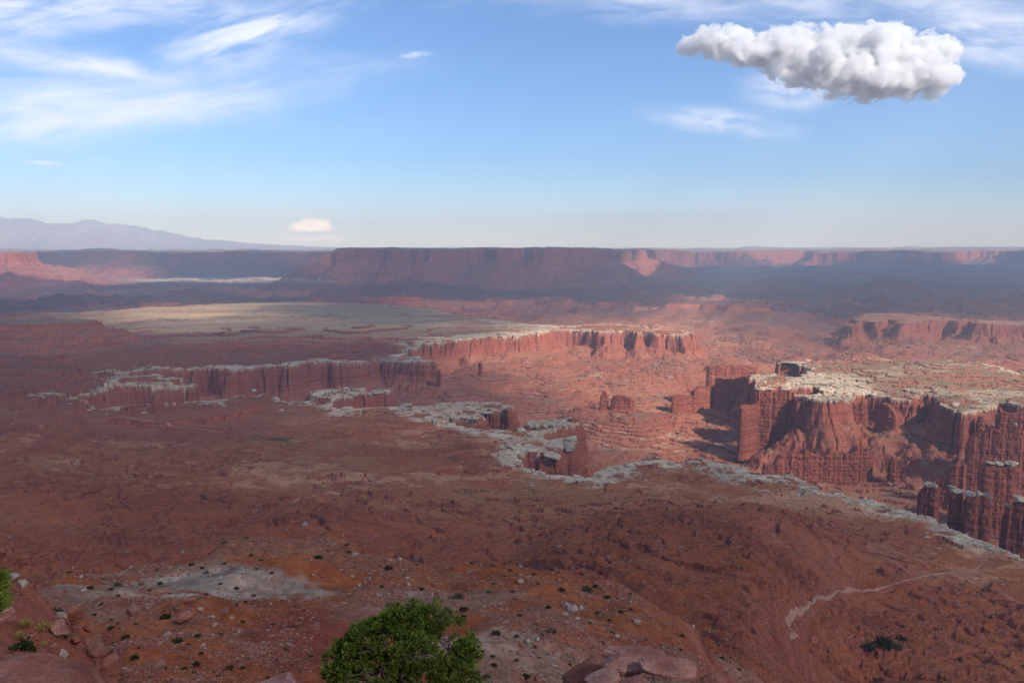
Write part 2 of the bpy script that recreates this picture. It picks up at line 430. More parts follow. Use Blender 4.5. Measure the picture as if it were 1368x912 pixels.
def terrain(x, y, full=False):
    """height of the land at x, y; with full also the masks the colours need"""
    x = np.asarray(x, np.float32); y = np.asarray(y, np.float32)
    r = np.hypot(x, y)
    zb = slope_z(x, y)
    lowland = sst(r, 5200, 7000)
    onbench = sst(zb, -372, -394)
    # relief of the slopes: erosion ridges, ledges, small bumps; scaled by how near they are
    mid = sst(y, 230, 420) * (1 - onbench)
    n1 = smp(TA, x, y, 900, .13, .7); n2 = smp(TB, x, y, 260, .3, .1); n3 = smp(TC, x, y, 60, .6, .4)
    ridg = 1 - np.abs(smp(TA, x, y, 420, .5, .2)) * 1.1
    near = sst(y, 25, 60) * (1 - sst(y, 230, 330))
    zb = zb + mid * (1.7 * ridg + .7 * n2 + 0.3 * n3 - 1) + near * (1.0 * smp(TA, x, y, 150, .3, .1) + .5 * smp(T1, x, y, 60, .5, .5) + .05 * n3)
    vn = sst(y, 8, 14) * (1 - sst(y, 28, 32)); vz = zb + vn * .30 * smp(T1, x, y, 34, .2, .9); zb = zb + vn * (.5 * vz + .5 * terrace(vz, .55, .35, .6 * smp(T1, x, y, 60, .6, .1)) - zb)
    gl_ = np.abs(smp(T1, x + .25 * y, y, 900, .7, .1)); gl2 = np.abs(smp(T1, x, y, 420, .3, .8))
    zb = zb - mid * (7 * np.exp(-(gl_ / .11) ** 2) + 3.5 * np.exp(-(gl2 / .12) ** 2)) + mid * 3 * smp(T1, x, y, 800, .2, .2)
    pxr, pyr = topix(x, y, zb)
    rd = np.full(x.shape, 99.0, np.float32)
    for (a, b_), (c_, d_) in zip(ROAD[:-1], ROAD[1:]):
        ex, ey = c_ - a, d_ - b_
        tt_ = np.clip(((pxr - a) * ex + (pyr - b_) * ey) / (ex * ex + ey * ey), 0, 1)
        rd = np.minimum(rd, np.hypot(pxr - a - tt_ * ex, pyr - b_ - tt_ * ey))
    calm = sst(rd, 7, 22)
    tmask = calm * mid * sst(n1 + 0.5 * n2, -1.0, 0.3)
    zt = terrace(zb + 2 * n2, 8.0, .16, 5 * n1) - 2 * n2
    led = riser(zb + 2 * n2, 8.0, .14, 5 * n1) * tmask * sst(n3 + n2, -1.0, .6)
    zb = zb + (zt - zb) * 0.85 * tmask
    # left side red ledges on the rising bench
    lm = sst(y, 1300, 2000) * sst(-x + .12 * y, 400, 900) * (1 - sst(y, 3600, 4400))
    zl = zb + lm * (13 * smp(T1, x, y * .8, 2600, .9, .3) + 1.2 * n2 + .5 * n3)
    zlt = terrace(zl, 13.0, .03, 5 * smp(T1, x, y, 2600, .1, .6))
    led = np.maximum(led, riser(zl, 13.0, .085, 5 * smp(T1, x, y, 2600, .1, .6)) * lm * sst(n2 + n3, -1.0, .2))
    zb = zb + lm * (0.85 * zlt + 0.15 * zl - zb)
    zo = zb + onbench * (4.5 * smp(TA, x, y, 1700, .1, .8) + .6 * n2) - onbench * 2.0 * np.exp(-(np.abs(smp(T1, x, y, 1300, .6, .6)) / .06) ** 2)
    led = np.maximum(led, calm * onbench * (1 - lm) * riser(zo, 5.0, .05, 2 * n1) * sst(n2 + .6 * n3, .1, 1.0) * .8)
    zb = zb + calm * onbench * (1 - lm) * (.85 * terrace(zo, 5.0, .025, 2 * n1) + .15 * zo - zb) + onbench * .18 * n3
    zb = np.where(y > 4000, np.maximum(zb, -400) + 0, zb)
    # canyon
    wa = np.clip(r / 2600, .35, 1.2)
    wx = (13 * smp(T1, x, y, 520, .21, .43) + 3 * smp(TA, x, y, 190, .2, .4)) * wa; wy = (13 * smp(T1, x, y, 520, .77, .15) + 3 * smp(TA, x, y, 190, .7, .1)) * wa
    s = gsamp(G_sdf, x + wx, y + wy)
    s0 = s + 4 * smp(TA, x, y, 420, .4, .3)
    fl = smp(TC, x, y, 150, .35, .62)
    nt = smp(T1, x, y, 520, .35, .62); nt2 = smp(T1, x, y, 290, .55, .12)
    s = s + 24 * wa * np.exp(-(nt / .09) ** 2) + 9 * wa * np.exp(-(nt2 / .08) ** 2) + .5 * np.abs(fl) + 1.3 * smp(TA, x, y, 260, .11, .2) - 3
    far_bench = sst(r, 4300, 5200)
    zfl = gsamp(G_floor, x, y)
    rel = zb - zfl
    cap = 9.0
    pxx = 684 + FPX * .99 * x / np.maximum(y, 1)
    rt = sst(pxx, 1075, 1110) * sst(y, 1750, 1950) * (1 - sst(y, 2700, 3000))
    clh = np.clip(0.62 * (zb - zfl), 20, 95) * (1 + .20 * smp(TA, x, y, 900, .4, .55)) * (1 - .25 * sst(r, 3600, 3900) * sst(x, 800, 1200)) * (1 - .45 * rt * sst(smp(TA, x, y, 1100, .3, .1), -1.2, .6))
    down = np.where(s < 1.5, cap * sst(s, -1.0, 1.5), np.where(s < 5, cap + 1.5 * (s - 1.5) / 3.5, 0))
    t = np.clip((s - 5) / 13.0, 0, 1)
    ledge = clh * (t + .05 * np.sin(t * 18.8))
    tal = 0.60 * np.maximum(np.minimum(s, s0 + 6) - 18, 0) + .08 * np.maximum(s - 18, 0)
    down = np.where(s < 5, down, cap + 1.5 + ledge + tal)
    rough = 11 * smp(T1, x, y, 1500, .05, .35) + 5 * smp(T1, x, y, 520, .65, .85) + 1.6 * n2 + .5 * n3
    floor = zfl + rough
    floor = terrace(floor, 8.0, .07, 5 * smp(TA, x, y, 1500, .4, .1)) * .6 + floor * .4
    # talus runs out in a curve
    zc = zb - down
    k = 14.0
    h = np.clip(0.5 + 0.5 * (zc - floor) / k, 0, 1)
    zc2 = floor * (1 - h) + zc * h + k * h * (1 - h) * 0.6
    z = np.where(s < 5, zc, np.where(s < 18, np.maximum(zc, floor), zc2))
    z = np.where(s < -1, zb, z)
    sk = gsamp(G_knob, x + 40 * smp(T1, x, y, 1500, .3, .3), y + 40 * smp(T1, x, y, 1500, .8, .2))
    zk = -402 + 4 * n1 - np.where(sk < 0, 0, np.where(sk < 14, 2.0 * sk, 28 + .30 * (sk - 14)))
    # butte on the left
    sb = gsamp(G_butte, x + 14 * smp(TB, x, y, 300, .3, .3), y + 14 * smp(TB, x, y, 300, .8, .2)) + 4 * np.abs(fl)
    zbt = -302 - np.where(sb < 0, 0, np.where(sb < 6, 14 * sb / 6, 14 + .42 * (sb - 6)))
    z = np.where((sb < 400) & (y > 2500) & (y < 4600), np.maximum(z, zbt), z)
    # the broken lowland beyond
    fz = np.interp(r, [5000, 7000, 10000, 14000, 20000, 30000, 60000], [-480, -500, -515, -505, -430, -110, 0]).astype(np.float32)
    fz = fz + sst(r, 24000, 30000) * (25 * smp(TA, x, y, 21000, .4, .6) + 45 * sst(x / np.maximum(y, 1), .35, .62))
    fz = fz + (x > 0) * 20 * sst(x, 0, 3000) * (1 - sst(r, 9000, 14000))
    far_r = 34 * smp(TA, x, y, 5200, .15, .65) + 30 * (0.6 - np.abs(smp(TA, x, y, 3900, .45, .05))) + 5 * smp(TB, x, y, 900, .3, .3)
    ff = fz + far_r * (1 - .5 * sst(r, 9000, 12000))
    ff = terrace(ff, 26.0, .3, 12 * smp(TA, x, y, 9000, .2, .2)) * .8 + ff * .2
    isbench = (s < 60) & (r < 6800)
    lw = np.where(isbench, 0, sst(r, 4700, 6400))
    z = z * (1 - lw) + ff * lw
    z = np.where((sk < 500) & (r > 4800) & (r < 7500), np.maximum(z, zk), z)
    msk = np.zeros_like(z)
    if (r > 8000).any():
        mx = 90 * smp(TA, x, y, 3600, .6, .3) + 40 * smp(T1, x, y, 1500, .6, .1)
        my = 110 * smp(TA, x, y, 3600, .1, .8) + 40 * smp(T1, x, y, 1500, .1, .5)
        for (P, top, ch, sl), G in zip(mesas, mesa_sdf):
            sm = msamp(G, x + mx, y + my) + 26 * np.abs(smp(TA, x, y, 1500, .7, .25)) + 4 * smp(TA, x, y, 700, .7, .25)
            tt = top + (8 + 10 * sst(r, 12000, 17000)) * smp(TA, x, y, 6000, .3, .7) + 4 * np.round(smp(TB, x, y, 2600, .2, .2) * 1.5)
            d2 = np.where(sm < 0, 0, np.where(sm < 45, ch * (sm / 45), 0))
            st = sm - 45
            tz = ch + sl * st + 9 * np.sin(st / 22.0 + smp(TA, x, y, 4000) * 2) * sst(st, 0, 60) + 14 * np.abs(smp(TB, x, y, 1500, .2, .6)) * sst(st, 0, 200)
            d2 = np.where(sm < 45, d2, tz)
            zm = tt - d2
            up = (sm < 1600) & (y > 8200)
            msk = np.where(up & (zm > z) & (sm < 0), 1, msk)
            z = np.where(up, np.maximum(z, zm), z)
    if full:
        return z, dict(s=s, zb=zb, n1=n1, n2=n2, n3=n3, mid=mid, near=near, onbench=onbench, lm=lm, sb=sb, lw=lw, r=r, msk=msk, zfl=zfl, tmask=tmask, led=led)
    return z


def ray_hit(px, py, y0=3.0, y1=12000.0, n=2500):
    """where the line through a photo pixel first meets the land"""
    d = dir_of(px, py)
    Ys = np.geomspace(y0, y1, n)
    k = Ys / d[1]
    z = terrain(d[0] * k, Ys)
    hit = np.nonzero(d[2] * k <= z)[0]
    if not len(hit): return None
    i = hit[0]
    return np.array((d[0] * k[i], Ys[i], z[i]))


C = lambda *a: np.array(a, np.float32)
RED, BROWN, OLIVE, TANC = C(.31, .084, .030), C(.315, .112, .044), C(.30, .142, .060), C(.50, .25, .13)
WHITE, ORANGE, SHALE, CLIFF = C(.53, .42, .29), C(.37, .115, .040), C(.42, .325, .235), C(.30, .10, .062)
GRASS, PINKT, DKRED = C(.50, .335, .19), C(.37, .18, .10), C(.205, .050, .024)


def lerp(a, b, t): return a + (b - a) * t[..., None]


def ell(px, py, cx, cy, rx, ry, n, soft=.35):
    return 1 - sst(np.hypot((px - cx) / rx, (py - cy) / ry) + .35 * n, 1 - soft, 1 + soft)


gabs = np.abs


def land_colours(x, y, z, M):
    px, py = topix(x, y, z)
    n1, n2, n3, s, r = M['n1'], M['n2'], M['n3'], M['s'], M['r']
    sa = smp(TA, x + y * .3, y, 1900, .2, .9); sb_ = smp(TB, x, y, 1000, .8, .6); fine = smp(TC, x, y, 200, .1, .1)
    c = np.broadcast_to(RED, x.shape + (3,)).copy()
    # talus near the viewer
    c = lerp(c, ORANGE * .92, M['near'] * sst(n1 + .4 * n2, -.3, .8) * .85)
    c = lerp(c, C(.30, .19, .13), M['near'] * sst(smp(TB, x, y, 300, .9, .2) + .3 * n3, .1, .9) * .7)
    c = lerp(c, RED, M['near'] * sst(smp(TB, x, y, 200, .4, .6), .5, 1.0) * .7)
    for ex_, ey_, rx_, ry_ in ((350, 735, 150, 34), (545, 772, 70, 26), (850, 812, 60, 30), (745, 805, 40, 26)):
        c = lerp(c, ORANGE, ell(px, py, ex_, ey_, rx_, ry_, n2) * .6 * (y > 60) * (y < 330))
    c = lerp(c, C(.25, .062, .034), ell(px, py, 400, 845, 75, 34, n2) * .85 * (y > 45) * (y < 200))
    c = lerp(c, C(.30, .20, .145), ell(px, py, 560, 800, 130, 22, n2) * .6 * (y > 60) * (y < 330))
    # near ledge outcrop
    vn = 1 - sst(y, 29, 33)
    c = lerp(c, C(.27, .082, .048) * (1 + .12 * smp(TB, x, y, 12)[..., None]), vn)
    # grey shale patch and its tail
    brk = smp(TB, x, y, 75, .3, .6)
    g = np.maximum(ell(px, py, 330, 783, 140, 19, n2 * .6 + brk * .8), .5 * ell(px, py, 140, 790, 60, 11, n2 + brk)) * (y > 60) * (y < 330)
    g = np.maximum(g, ell(px, py, 680, 880, 55, 40, n2) * .55 * (y < 300) * (y > 50))
    g = np.maximum(g, ell(px, py, 240, 760, 60, 16, n2) * .5 * (y < 330))
    g = np.maximum(g, ell(px, py, 985, 872, 42, 60, n2) * .4 * (y < 330))
    c = lerp(c, SHALE * (1 + .16 * np.clip(smp(TB, x + .5 * y, y * 1.6, 120, .2, .1), -2, 2)[..., None]), g * (.75 + .25 * sst(smp(TB, x, y, 90), -.5, .5)))
    # red slopes
    c = lerp(c, DKRED, M['mid'] * sst(sb_ + .3 * n3, .0, 1.4) * .75)
    c = lerp(c, BROWN, M['mid'] * sst(sa, .0, 1.2) * .5)
    # bench soils
    ob = np.maximum(M['onbench'], sst(y, 950, 1250) * (s < 5)) * (1 - M['lm'] * .6)
    c = lerp(c, BROWN, ob * .9)
    c = lerp(c, OLIVE, ob * sst(sa + .25 * fine, -.1, .8) * .7)
    c = lerp(c, RED * .95, ob * sst(sb_ + .2 * fine, .3, 1.1) * .8)
    c = lerp(c, TANC, ob * sst(smp(TA, x * .8 + y * .2, y * 1.3, 1300, .45, .15) + .35 * fine, .9, 1.7) * .75)
    wsh = np.abs(smp(T1, x, y, 1300, .6, .6) + .03 * fine)
    c = lerp(c, TANC * 1.05, ob * (1 - sst(wsh, .02, .07)) * .6)
    c = lerp(c, TANC * .95, ob * sst(smp(TB, x * .6, y, 800, .15, .45) + .3 * fine, 1.2, 1.7) * .7)
    c = lerp(c, DKRED * 1.15, ob * sst(smp(TB, x * .6, y, 1100, .55, .25), .9, 1.6) * .7)
    wm = np.minimum(gabs(smp(T1, x + .25 * y, y, 900, .7, .1)), gabs(smp(T1, x, y, 420, .3, .8)))
    c = lerp(c, TANC * .85, M['mid'] * (1 - sst(wm, .02, .07)) * .45)
    c = lerp(c, C(.19, .066, .040), M['lm'] * .7)
    c = lerp(c, C(.24, .080, .045), M['lm'] * sst(fine, 0, 1) * .7)
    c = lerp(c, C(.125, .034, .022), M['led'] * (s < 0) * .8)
    # pale grassland further back on the left bench
    gl = ell(px, py, 380, 425, 300, 30, n1 * .3) * (r > 2600) * (s < 0)
    c = lerp(c, GRASS * (1 + .10 * smp(TA, x * .2, y, 900, .3, .1)[..., None]), gl * .95)
    c = lerp(c, C(.22, .125, .075), gl * sst(py, 432, 452) * .8)
    # pale caprock along the rims
    wide = 14 + 55 * sst(smp(TA, x, y, 1500, .33, .71), -.2, 1.2)
    for cx, cy, rx, ry, q in ((520, 535, 90, 22, 95), (600, 553, 70, 18, 110), (690, 580, 60, 22, 120), (900, 625, 130, 16, 70), (1010, 645, 60, 24, 95), (1150, 680, 120, 14, 55),
                              (1280, 725, 120, 20, 50), (640, 447, 130, 20, 330), (470, 483, 80, 12, 140), (360, 495, 80, 10, 110), (230, 510, 90, 16, 70), (1120, 515, 60, 14, 260), (790, 640, 60, 12, 40)):
        wide = wide + q * ell(px, py, cx, cy, rx, ry, n1 * .0, .6)
    blk = .8 * smp(TB, x, y, 150, .7, .2) + .7 * smp(TB, x, y, 420, .25, .35)
    cap = sst(s, -wide, -wide * .35) * (s < 1.2) * sst(blk + 1.3 * sst(s, -wide * .6, -4), -.2, .5) * (y > 850)
    cap = np.where((r > 5600) | ((r > 3600) & (px > 1100)), 0, cap)
    # right peninsula: pale and brown mottling
    pen = (px > 990) * (py < 560) * (py > 474) * (s < 0) * (y > 1900) * (r < 4200)
    c = lerp(c, C(.255, .165, .095), pen * .85)
    c = lerp(c, C(.20, .14, .09), pen * sst(blk, .3, 1.3) * .8)
    c = lerp(c, WHITE * .8, pen * sst(smp(TA, x * .4, y, 700, .15, .25) + .3 * blk, .9, 1.4) * .6)
    c = lerp(c, WHITE * .95, ell(px, py, 1118, 517, 42, 16, n2 * .3) * pen * .85)
    mr = (py < 436) * (px > 1100) * (s < 0) * (r > 3500) * (r < 6000)
    c = lerp(c, C(.34, .165, .095), mr * 1.0)
    c = lerp(c, WHITE * (1 + .13 * np.clip(n3, -2, 2)[..., None]) * (1 - .18 * sst(n1, 0, 1)[..., None]), cap)
    # canyon floor
    inn = sst(s, 14, 40) * (1 - M['lw'])
    c = lerp(c, C(.295, .115, .065), inn)
    c = lerp(c, PINKT, inn * sst(sa + .2 * fine, .0, 1.5) * .55)
    c = lerp(c, C(.22, .13, .09), inn * sst(-sb_ + .2 * fine, .2, 1.2) * .6)
    c = lerp(c, C(.235, .138, .085), inn * (1 - sst(s, 90, 170)) * sst(py, 520, 545) * (px > 990) * .8)
    rockl = sst(smp(TC, x, y, 260, .5, .9) + .5 * smp(TB, x, y, 800, .9, .9), 1.5, 2.0)
    c = lerp(c, WHITE * .9, inn * rockl * .35)
    lines = np.zeros_like(px)
    for pl in ([(803, 567), (815, 577), (835, 577), (868, 588), (895, 581), (930, 591)], [(800, 593), (822, 599), (895, 597), (915, 605)], [(780, 504), (805, 498)], [(880, 437), (960, 425)]):
        for (a, b), (cc, d) in zip(pl[:-1], pl[1:]):
            ex, ey = cc - a, d - b; L = ex * ex + ey * ey
            t = np.clip(((px - a) * ex + (py - b) * ey) / L, 0, 1)
            dd = np.hypot(px - a - t * ex, (py - b - t * ey) * 1.6)
            lines = np.maximum(lines, 1 - sst(dd + 2.2 * blk, 2.0, 5.0))
    c = lerp(c, WHITE * .9, lines * inn * .55 * sst(n3, -.6, .6))
    # lowland and far mesas
    lw = M['lw']
    fb = smp(TB, x * .35, y, 3000, .2, .5); fa = smp(TA, x * .4, y, 5000, .6, .2)
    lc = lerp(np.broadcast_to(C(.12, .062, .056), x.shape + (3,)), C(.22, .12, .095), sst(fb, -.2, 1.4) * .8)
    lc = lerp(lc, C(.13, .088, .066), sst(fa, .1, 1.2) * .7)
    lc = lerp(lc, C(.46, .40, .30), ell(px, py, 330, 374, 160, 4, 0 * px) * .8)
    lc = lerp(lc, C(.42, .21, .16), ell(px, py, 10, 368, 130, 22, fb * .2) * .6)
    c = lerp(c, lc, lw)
    c = lerp(c, C(.27, .19, .13), M['msk'])
    # darker green scrub flats on the butte top
    c = lerp(c, C(.21, .12, .075), (M['sb'] < 230) * (M['sb'] > -10) * (y > 2500) * (y < 4600) * (x < 0) * .95)
    c = lerp(c, C(.19, .14, .08), (M['sb'] < 10) * (M['sb'] > -400) * (z > -345) * (y > 2500) * (y < 4600) * .8)
    return np.clip(c, 0, 1), cap


# ---- land material
def land_material(name):
    m = bpy.data.materials.new(name); m.use_nodes = True
    t = m.node_tree; t.nodes.clear(); b = NT(t)
    geo = b.n('ShaderNodeNewGeometry'); P = geo.outputs['Position']
    nz = b.n('ShaderNodeSeparateXYZ'); b.put(nz.inputs[0], geo.outputs['True Normal'])
    att = b.n('ShaderNodeAttribute', attribute_name='soil'); capa = b.n('ShaderNodeAttribute', attribute_name='caprock')
    steep = b.maprange(nz.outputs[2], .86, .58)
    strat = b.noise(b.vmath('MULTIPLY', P, (.0012, .0012, .16)), 1.0, 6, .62)
    cl = b.ramp(strat, [(.28, (.14, .036, .024)), (.42, (.26, .074, .045)), (.52, (.35, .110, .066)), (.60, (.22, .060, .038)), (.74, (.40, .175, .12))])
    vst = b.noise(b.vmath('MULTIPLY', P, (.09, .09, .006)), 1.0, 4, .6)
    cl = b.mix(1.0, cl, b.ramp(vst, [(.25, (.76, .74, .74)), (.7, (1.12, 1.12, 1.12))]), 'MULTIPLY')
    f1 = b.noise(P, .9, 5, .65); f2 = b.noise(P, .06, 5, .6); f3 = b.noise(P, .004, 5, .6)
    mul = b.math('MULTIPLY', b.maprange(f1, .25, .75, .66, 1.34, False), b.maprange(f2, .25, .75, .78, 1.22, False))
    f4 = b.noise(P, .24, 3, .6)
    mul = b.math('MULTIPLY', mul, b.maprange(f4, .3, .7, .80, 1.20, False))
    mul = b.math('MULTIPLY', mul, b.maprange(f3, .25, .75, .86, 1.14, False))
    mc = b.n('ShaderNodeCombineColor')
    for i in range(3): b.put(mc.inputs[i], mul)
    soil = b.mix(1.0, att.outputs['Color'], mc.outputs[0], 'MULTIPLY')
    # slopes pick up the banding weakly
    bands = b.math('MULTIPLY', b.maprange(nz.outputs[2], .96, .80), .35)
    soil = b.mix(bands, soil, cl)
    steep = b.math('MULTIPLY', steep, b.math('SUBTRACT', 1.0, capa.outputs['Fac']))
    c = b.mix(steep, soil, cl)
    bs = b.n('ShaderNodeBsdfPrincipled')
    b.put(bs.inputs['Base Color'], c); bs.inputs['Roughness'].default_value = .95
    bs.inputs['Specular IOR Level'].default_value = .1
    bmp = b.n('ShaderNodeBump'); bmp.inputs['Strength'].default_value = .7; bmp.inputs['Distance'].default_value = 1.0
    hgt = b.math('ADD', b.math('MULTIPLY', f1, .55), b.math('MULTIPLY', f2, 1.6))
    hgt = b.math('ADD', hgt, b.math('MULTIPLY', b.math('MULTIPLY', b.math('ADD', strat, vst), 5.0), steep))
    b.put(bmp.inputs['Height'], hgt)
    b.put(bs.inputs['Normal'], bmp.outputs[0])
    o = b.n('ShaderNodeOutputMaterial'); t.links.new(bs.outputs[0], o.inputs[0])
    return m


MAT_LAND = land_material('layered_desert_land')


def land(name, us, Ys):
    U, Y = np.meshgrid(us.astype(np.float32), Ys.astype(np.float32))
    X = U * Y
    z, M = terrain(X, Y, True)
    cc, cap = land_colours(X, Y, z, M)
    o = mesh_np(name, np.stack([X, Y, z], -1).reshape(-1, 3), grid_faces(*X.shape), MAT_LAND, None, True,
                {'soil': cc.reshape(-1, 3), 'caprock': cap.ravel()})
    tag(o, kind='structure')
    return X, Y, z, M


def cols(n, lo=-.70, hi=.70):
    a = np.linspace(lo, hi, n)
    return np.concatenate([np.linspace(-1.25, lo, 30)[:-1], a, np.linspace(hi, 1.25, 30)[1:]])


nearX, nearY, nearZ, nearM = land('hillside', cols(800), np.concatenate([np.geomspace(.5, 30, 420)[:-1], np.geomspace(30, 300, 420)[:-1], np.geomspace(300, 900, 330)]))
midX, midY, midZ, midM = land('canyon_ground', cols(1400), np.concatenate([np.geomspace(899, 3000, 880)[:-1], np.geomspace(3000, 5400, 330)]))
farX, farY, farZ, farM = land('far_plain', cols(1000, -.75, .75), np.concatenate([np.geomspace(5390, 9000, 170)[:-1], np.linspace(9000, 15200, 380)[:-1], np.geomspace(15200, 24000, 150)[:-1], np.geomspace(24000, 44000, 20)]))

# distant mountain range
sil = [(-500, 300), (-300, 296), (-120, 292), (0, 289), (15, 293), (40, 290), (65, 300), (85, 302), (100, 298), (127, 294), (145, 300), (175, 302), (215, 312), (270, 320), (340, 326), (420, 330.5), (520, 333), (600, 336)]
MY = 36000.0
us = np.linspace(-1.1, -.05, 420); vs = np.linspace(-1, 1, 40)
U, V_ = np.meshgrid(us, vs)
pxs = 684 + FPX * U
hgt = (331 - np.interp(pxs, [p[0] for p in sil], [p[1] for p in sil])) / FPX * MY
hgt = np.maximum(hgt + 10, 0)
X = U * MY; Y = MY + V_ * 6000
zz = hgt * (1 - np.abs(V_) ** 1.3) * (1 - .25 * np.abs(smp(TB, X, Y, 16000, .3, .5)) * np.abs(V_) * 2) + (60 * smp(TB, X, Y, 12000) - 110 * np.abs(smp(TA, X, Y, 5200, .2, .6)) + 50) * (1 - np.abs(V_)) * sst(hgt, 50, 700) - 250 * np.abs(V_)
m = bpy.data.materials.new('mountain_slope'); m.use_nodes = True
bs = m.node_tree.nodes['Principled BSDF']; b = NT(m.node_tree)
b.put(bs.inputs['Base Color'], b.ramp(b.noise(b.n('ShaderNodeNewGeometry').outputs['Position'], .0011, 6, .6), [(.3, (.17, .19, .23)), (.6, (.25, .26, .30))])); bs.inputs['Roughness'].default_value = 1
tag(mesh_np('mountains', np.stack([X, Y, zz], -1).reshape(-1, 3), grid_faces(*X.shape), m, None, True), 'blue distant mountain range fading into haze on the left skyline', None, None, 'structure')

# air
bm = bmesh.new(); bmesh.ops.create_cube(bm, size=1.0)
me = bpy.data.meshes.new('haze'); bm.to_mesh(me); bm.free()
hz = bpy.data.objects.new('haze', me); col.objects.link(hz)
HT, HB = 1560.0, -720.0
hz.scale = (124000, 47000, HT - HB); hz.location = (0, 47000 / 2 - 1200, (HT + HB) / 2)
tag(hz, kind='stuff')
m = bpy.data.materials.new('air'); m.use_nodes = True; m.node_tree.nodes.clear(); b = NT(m.node_tree)
pv = b.n('ShaderNodeVolumePrincipled'); pv.inputs['Color'].default_value = (.64, .80, 1.0, 1); pv.inputs['Absorption Color'].default_value = (1, 1, 1, 1); pv.inputs['Density'].default_value = 4.7e-5; pv.inputs['Anisotropy'].default_value = 0.0
o = b.n('ShaderNodeOutputMaterial'); m.node_tree.links.new(pv.outputs[0], o.inputs['Volume'])
me.materials.append(m)

# ------------------------------------------------------------------ clouds
# out-of-view cloud deck, added and shaped to cast the shade on the near slopes, the far mesas and the lowland between
DECK = 5000.0
off = np.array((sun_dir.x, sun_dir.y)) * ((DECK + 450) / sun_dir.z)
cx_ = np.arange(-15500, 13001, 125.0, np.float32); cy_ = np.arange(-3000, 21301, 125.0, np.float32)
qx, qy = np.meshgrid(cx_, cy_, indexing='ij')


def gz(lst, z=-450.0): return [unz(a, b_, z) for a, b_ in lst]


LIT = [  # outline on the land, how clear the gap is, how soft its edge is (m)
    (gz([(700, 436), (760, 428), (800, 418), (850, 405), (900, 398), (990, 399), (1030, 425), (1025, 452), (1060, 462), (1135, 450), (1150, 421), (1235, 424), (1500, 430), (1900, 470), (1900, 600), (1368, 585), (1240, 600),
         (1180, 580), (1060, 600), (1000, 598), (900, 556), (810, 545), (740, 525), (680, 500), (600, 480), (560, 468), (640, 448)]), 1.0, 330),
    (gz([(560, 455), (700, 445), (760, 520), (820, 560), (1000, 640), (1200, 690), (1500, 760), (1800, 760), (1800, 560), (1000, 500)]), .42, 420),
    (gz([(80, 412), (330, 398), (480, 398), (430, 411), (375, 424), (310, 442), (200, 448), (90, 438)]), .68, 320),
    (gz([(60, 560), (300, 545), (520, 560), (640, 600), (600, 660), (380, 680), (200, 640)]), .22, 160),
    (gz([(900, 680), (1100, 690), (1300, 740), (1300, 780), (1050, 760)]), .20, 120),
    (gz([(-100, 470), (200, 450), (420, 460), (300, 500), (60, 520)]), .20, 200),
    (gz([(560, 412), (640, 422), (760, 430), (820, 415), (760, 402), (640, 394), (480, 392)]), .55, 500),
    (gz([(-200, 396), (60, 402), (300, 392), (430, 398), (430, 390), (300, 388), (100, 390), (-200, 388)], -510), .30, 400),
    (pxY([(-600, 9600), (60, 9800), (190, 10600), (250, 12000), (190, 13700), (60, 13700), (-600, 13700)]), .95, 450),
    (pxY([(60, 10900), (300, 11400), (440, 11600), (440, 12700), (100, 12700)]), .85, 250),
    (pxY([(425, 9400), (820, 9400), (820, 11600), (425, 11600)]), .11, 400),
    (pxY([(425, 10400), (470, 10300), (480, 11200), (430, 11200)]), .40, 300),
    (pxY([(812, 11900), (880, 11800), (880, 13300), (812, 13400)]), .95, 300),
    (pxY([(860, 18200), (940, 18000), (1010, 18200), (1080, 18000), (1270, 18300), (1350, 18000), (1350, 20800), (860, 20800)]), .70, 350),
    (pxY([(1020, 17800), (1076, 17800), (1076, 20600), (1020, 20600)]), .9, 300),
    (pxY([(1270, 17800), (1345, 17800), (1345, 20600), (1270, 20600)]), .9, 300),
]
shade = (.845 + .13 * sst(qy, 4000, 7000)).astype(np.float32)
wob = 120 * smp(TA, qx, qy, 5200, .3, .9) + 40 * smp(TB, qx, qy, 1600, .3, .9)
for P, k, soft in LIT:
    sd = poly_sdf(P, qx, qy) + wob
    shade = np.minimum(shade, .97 - k * (1 - sst(sd, -soft, soft)))
for P, k, soft in [(gz([(385, 420), (470, 410), (600, 424), (640, 440), (500, 452), (400, 442)]), .97, 180), (gz([(1090, 414), (1600, 420), (1600, 478), (1330, 470), (1100, 466)]), .40, 200)]:
    shade = np.maximum(shade, k * (1 - sst(poly_sdf(P, qx, qy) + .6 * wob, -soft, soft)))
shade = np.clip(shade + .03 * smp(TA, qx, qy, 3000, .5, .1), 0, .985)
wedge = .80 * np.maximum(qy, 0) + 900 - np.abs(qx)
shade *= sst(wedge, -200, 900)
qpx = 684 + FPX * qx / np.maximum(qy, 1)
lim = 16000 + 3900 * sst(qpx, 640, 900) + 500 * smp(TA, qx, qy, 6000, .1, .3)
shade *= 1 - sst(qy - lim, -1100, 900)
edge = np.minimum.reduce([qx - cx_[0], cx_[-1] - qx, qy - cy_[0], cy_[-1] - qy])
shade *= sst(edge, 0, 700)
nr, nc = qx.shape
alpha = 1 - np.sqrt(1 - shade)
top_ = np.stack([qx + off[0], qy + off[1], DECK + 40 + 420 * shade + 50 * smp(TB, qx, qy, 1500) * shade], -1).reshape(-1, 3)
bot_ = np.stack([qx + off[0], qy + off[1], DECK - 40 - 90 * shade + 20 * smp(TB, qx, qy, 1300, .4) * shade], -1).reshape(-1, 3)
F1 = grid_faces(nr, nc)
keep = alpha.ravel()[F1].max(1) > .02
F1 = F1[keep]
m = bpy.data.materials.new('shade_cloud'); m.use_nodes = True; m.node_tree.nodes.clear(); b = NT(m.node_tree)
at = b.n('ShaderNodeAttribute', attribute_name='cover')
df = b.n('ShaderNodeBsdfDiffuse'); df.inputs[0].default_value = (.86, .87, .9, 1)
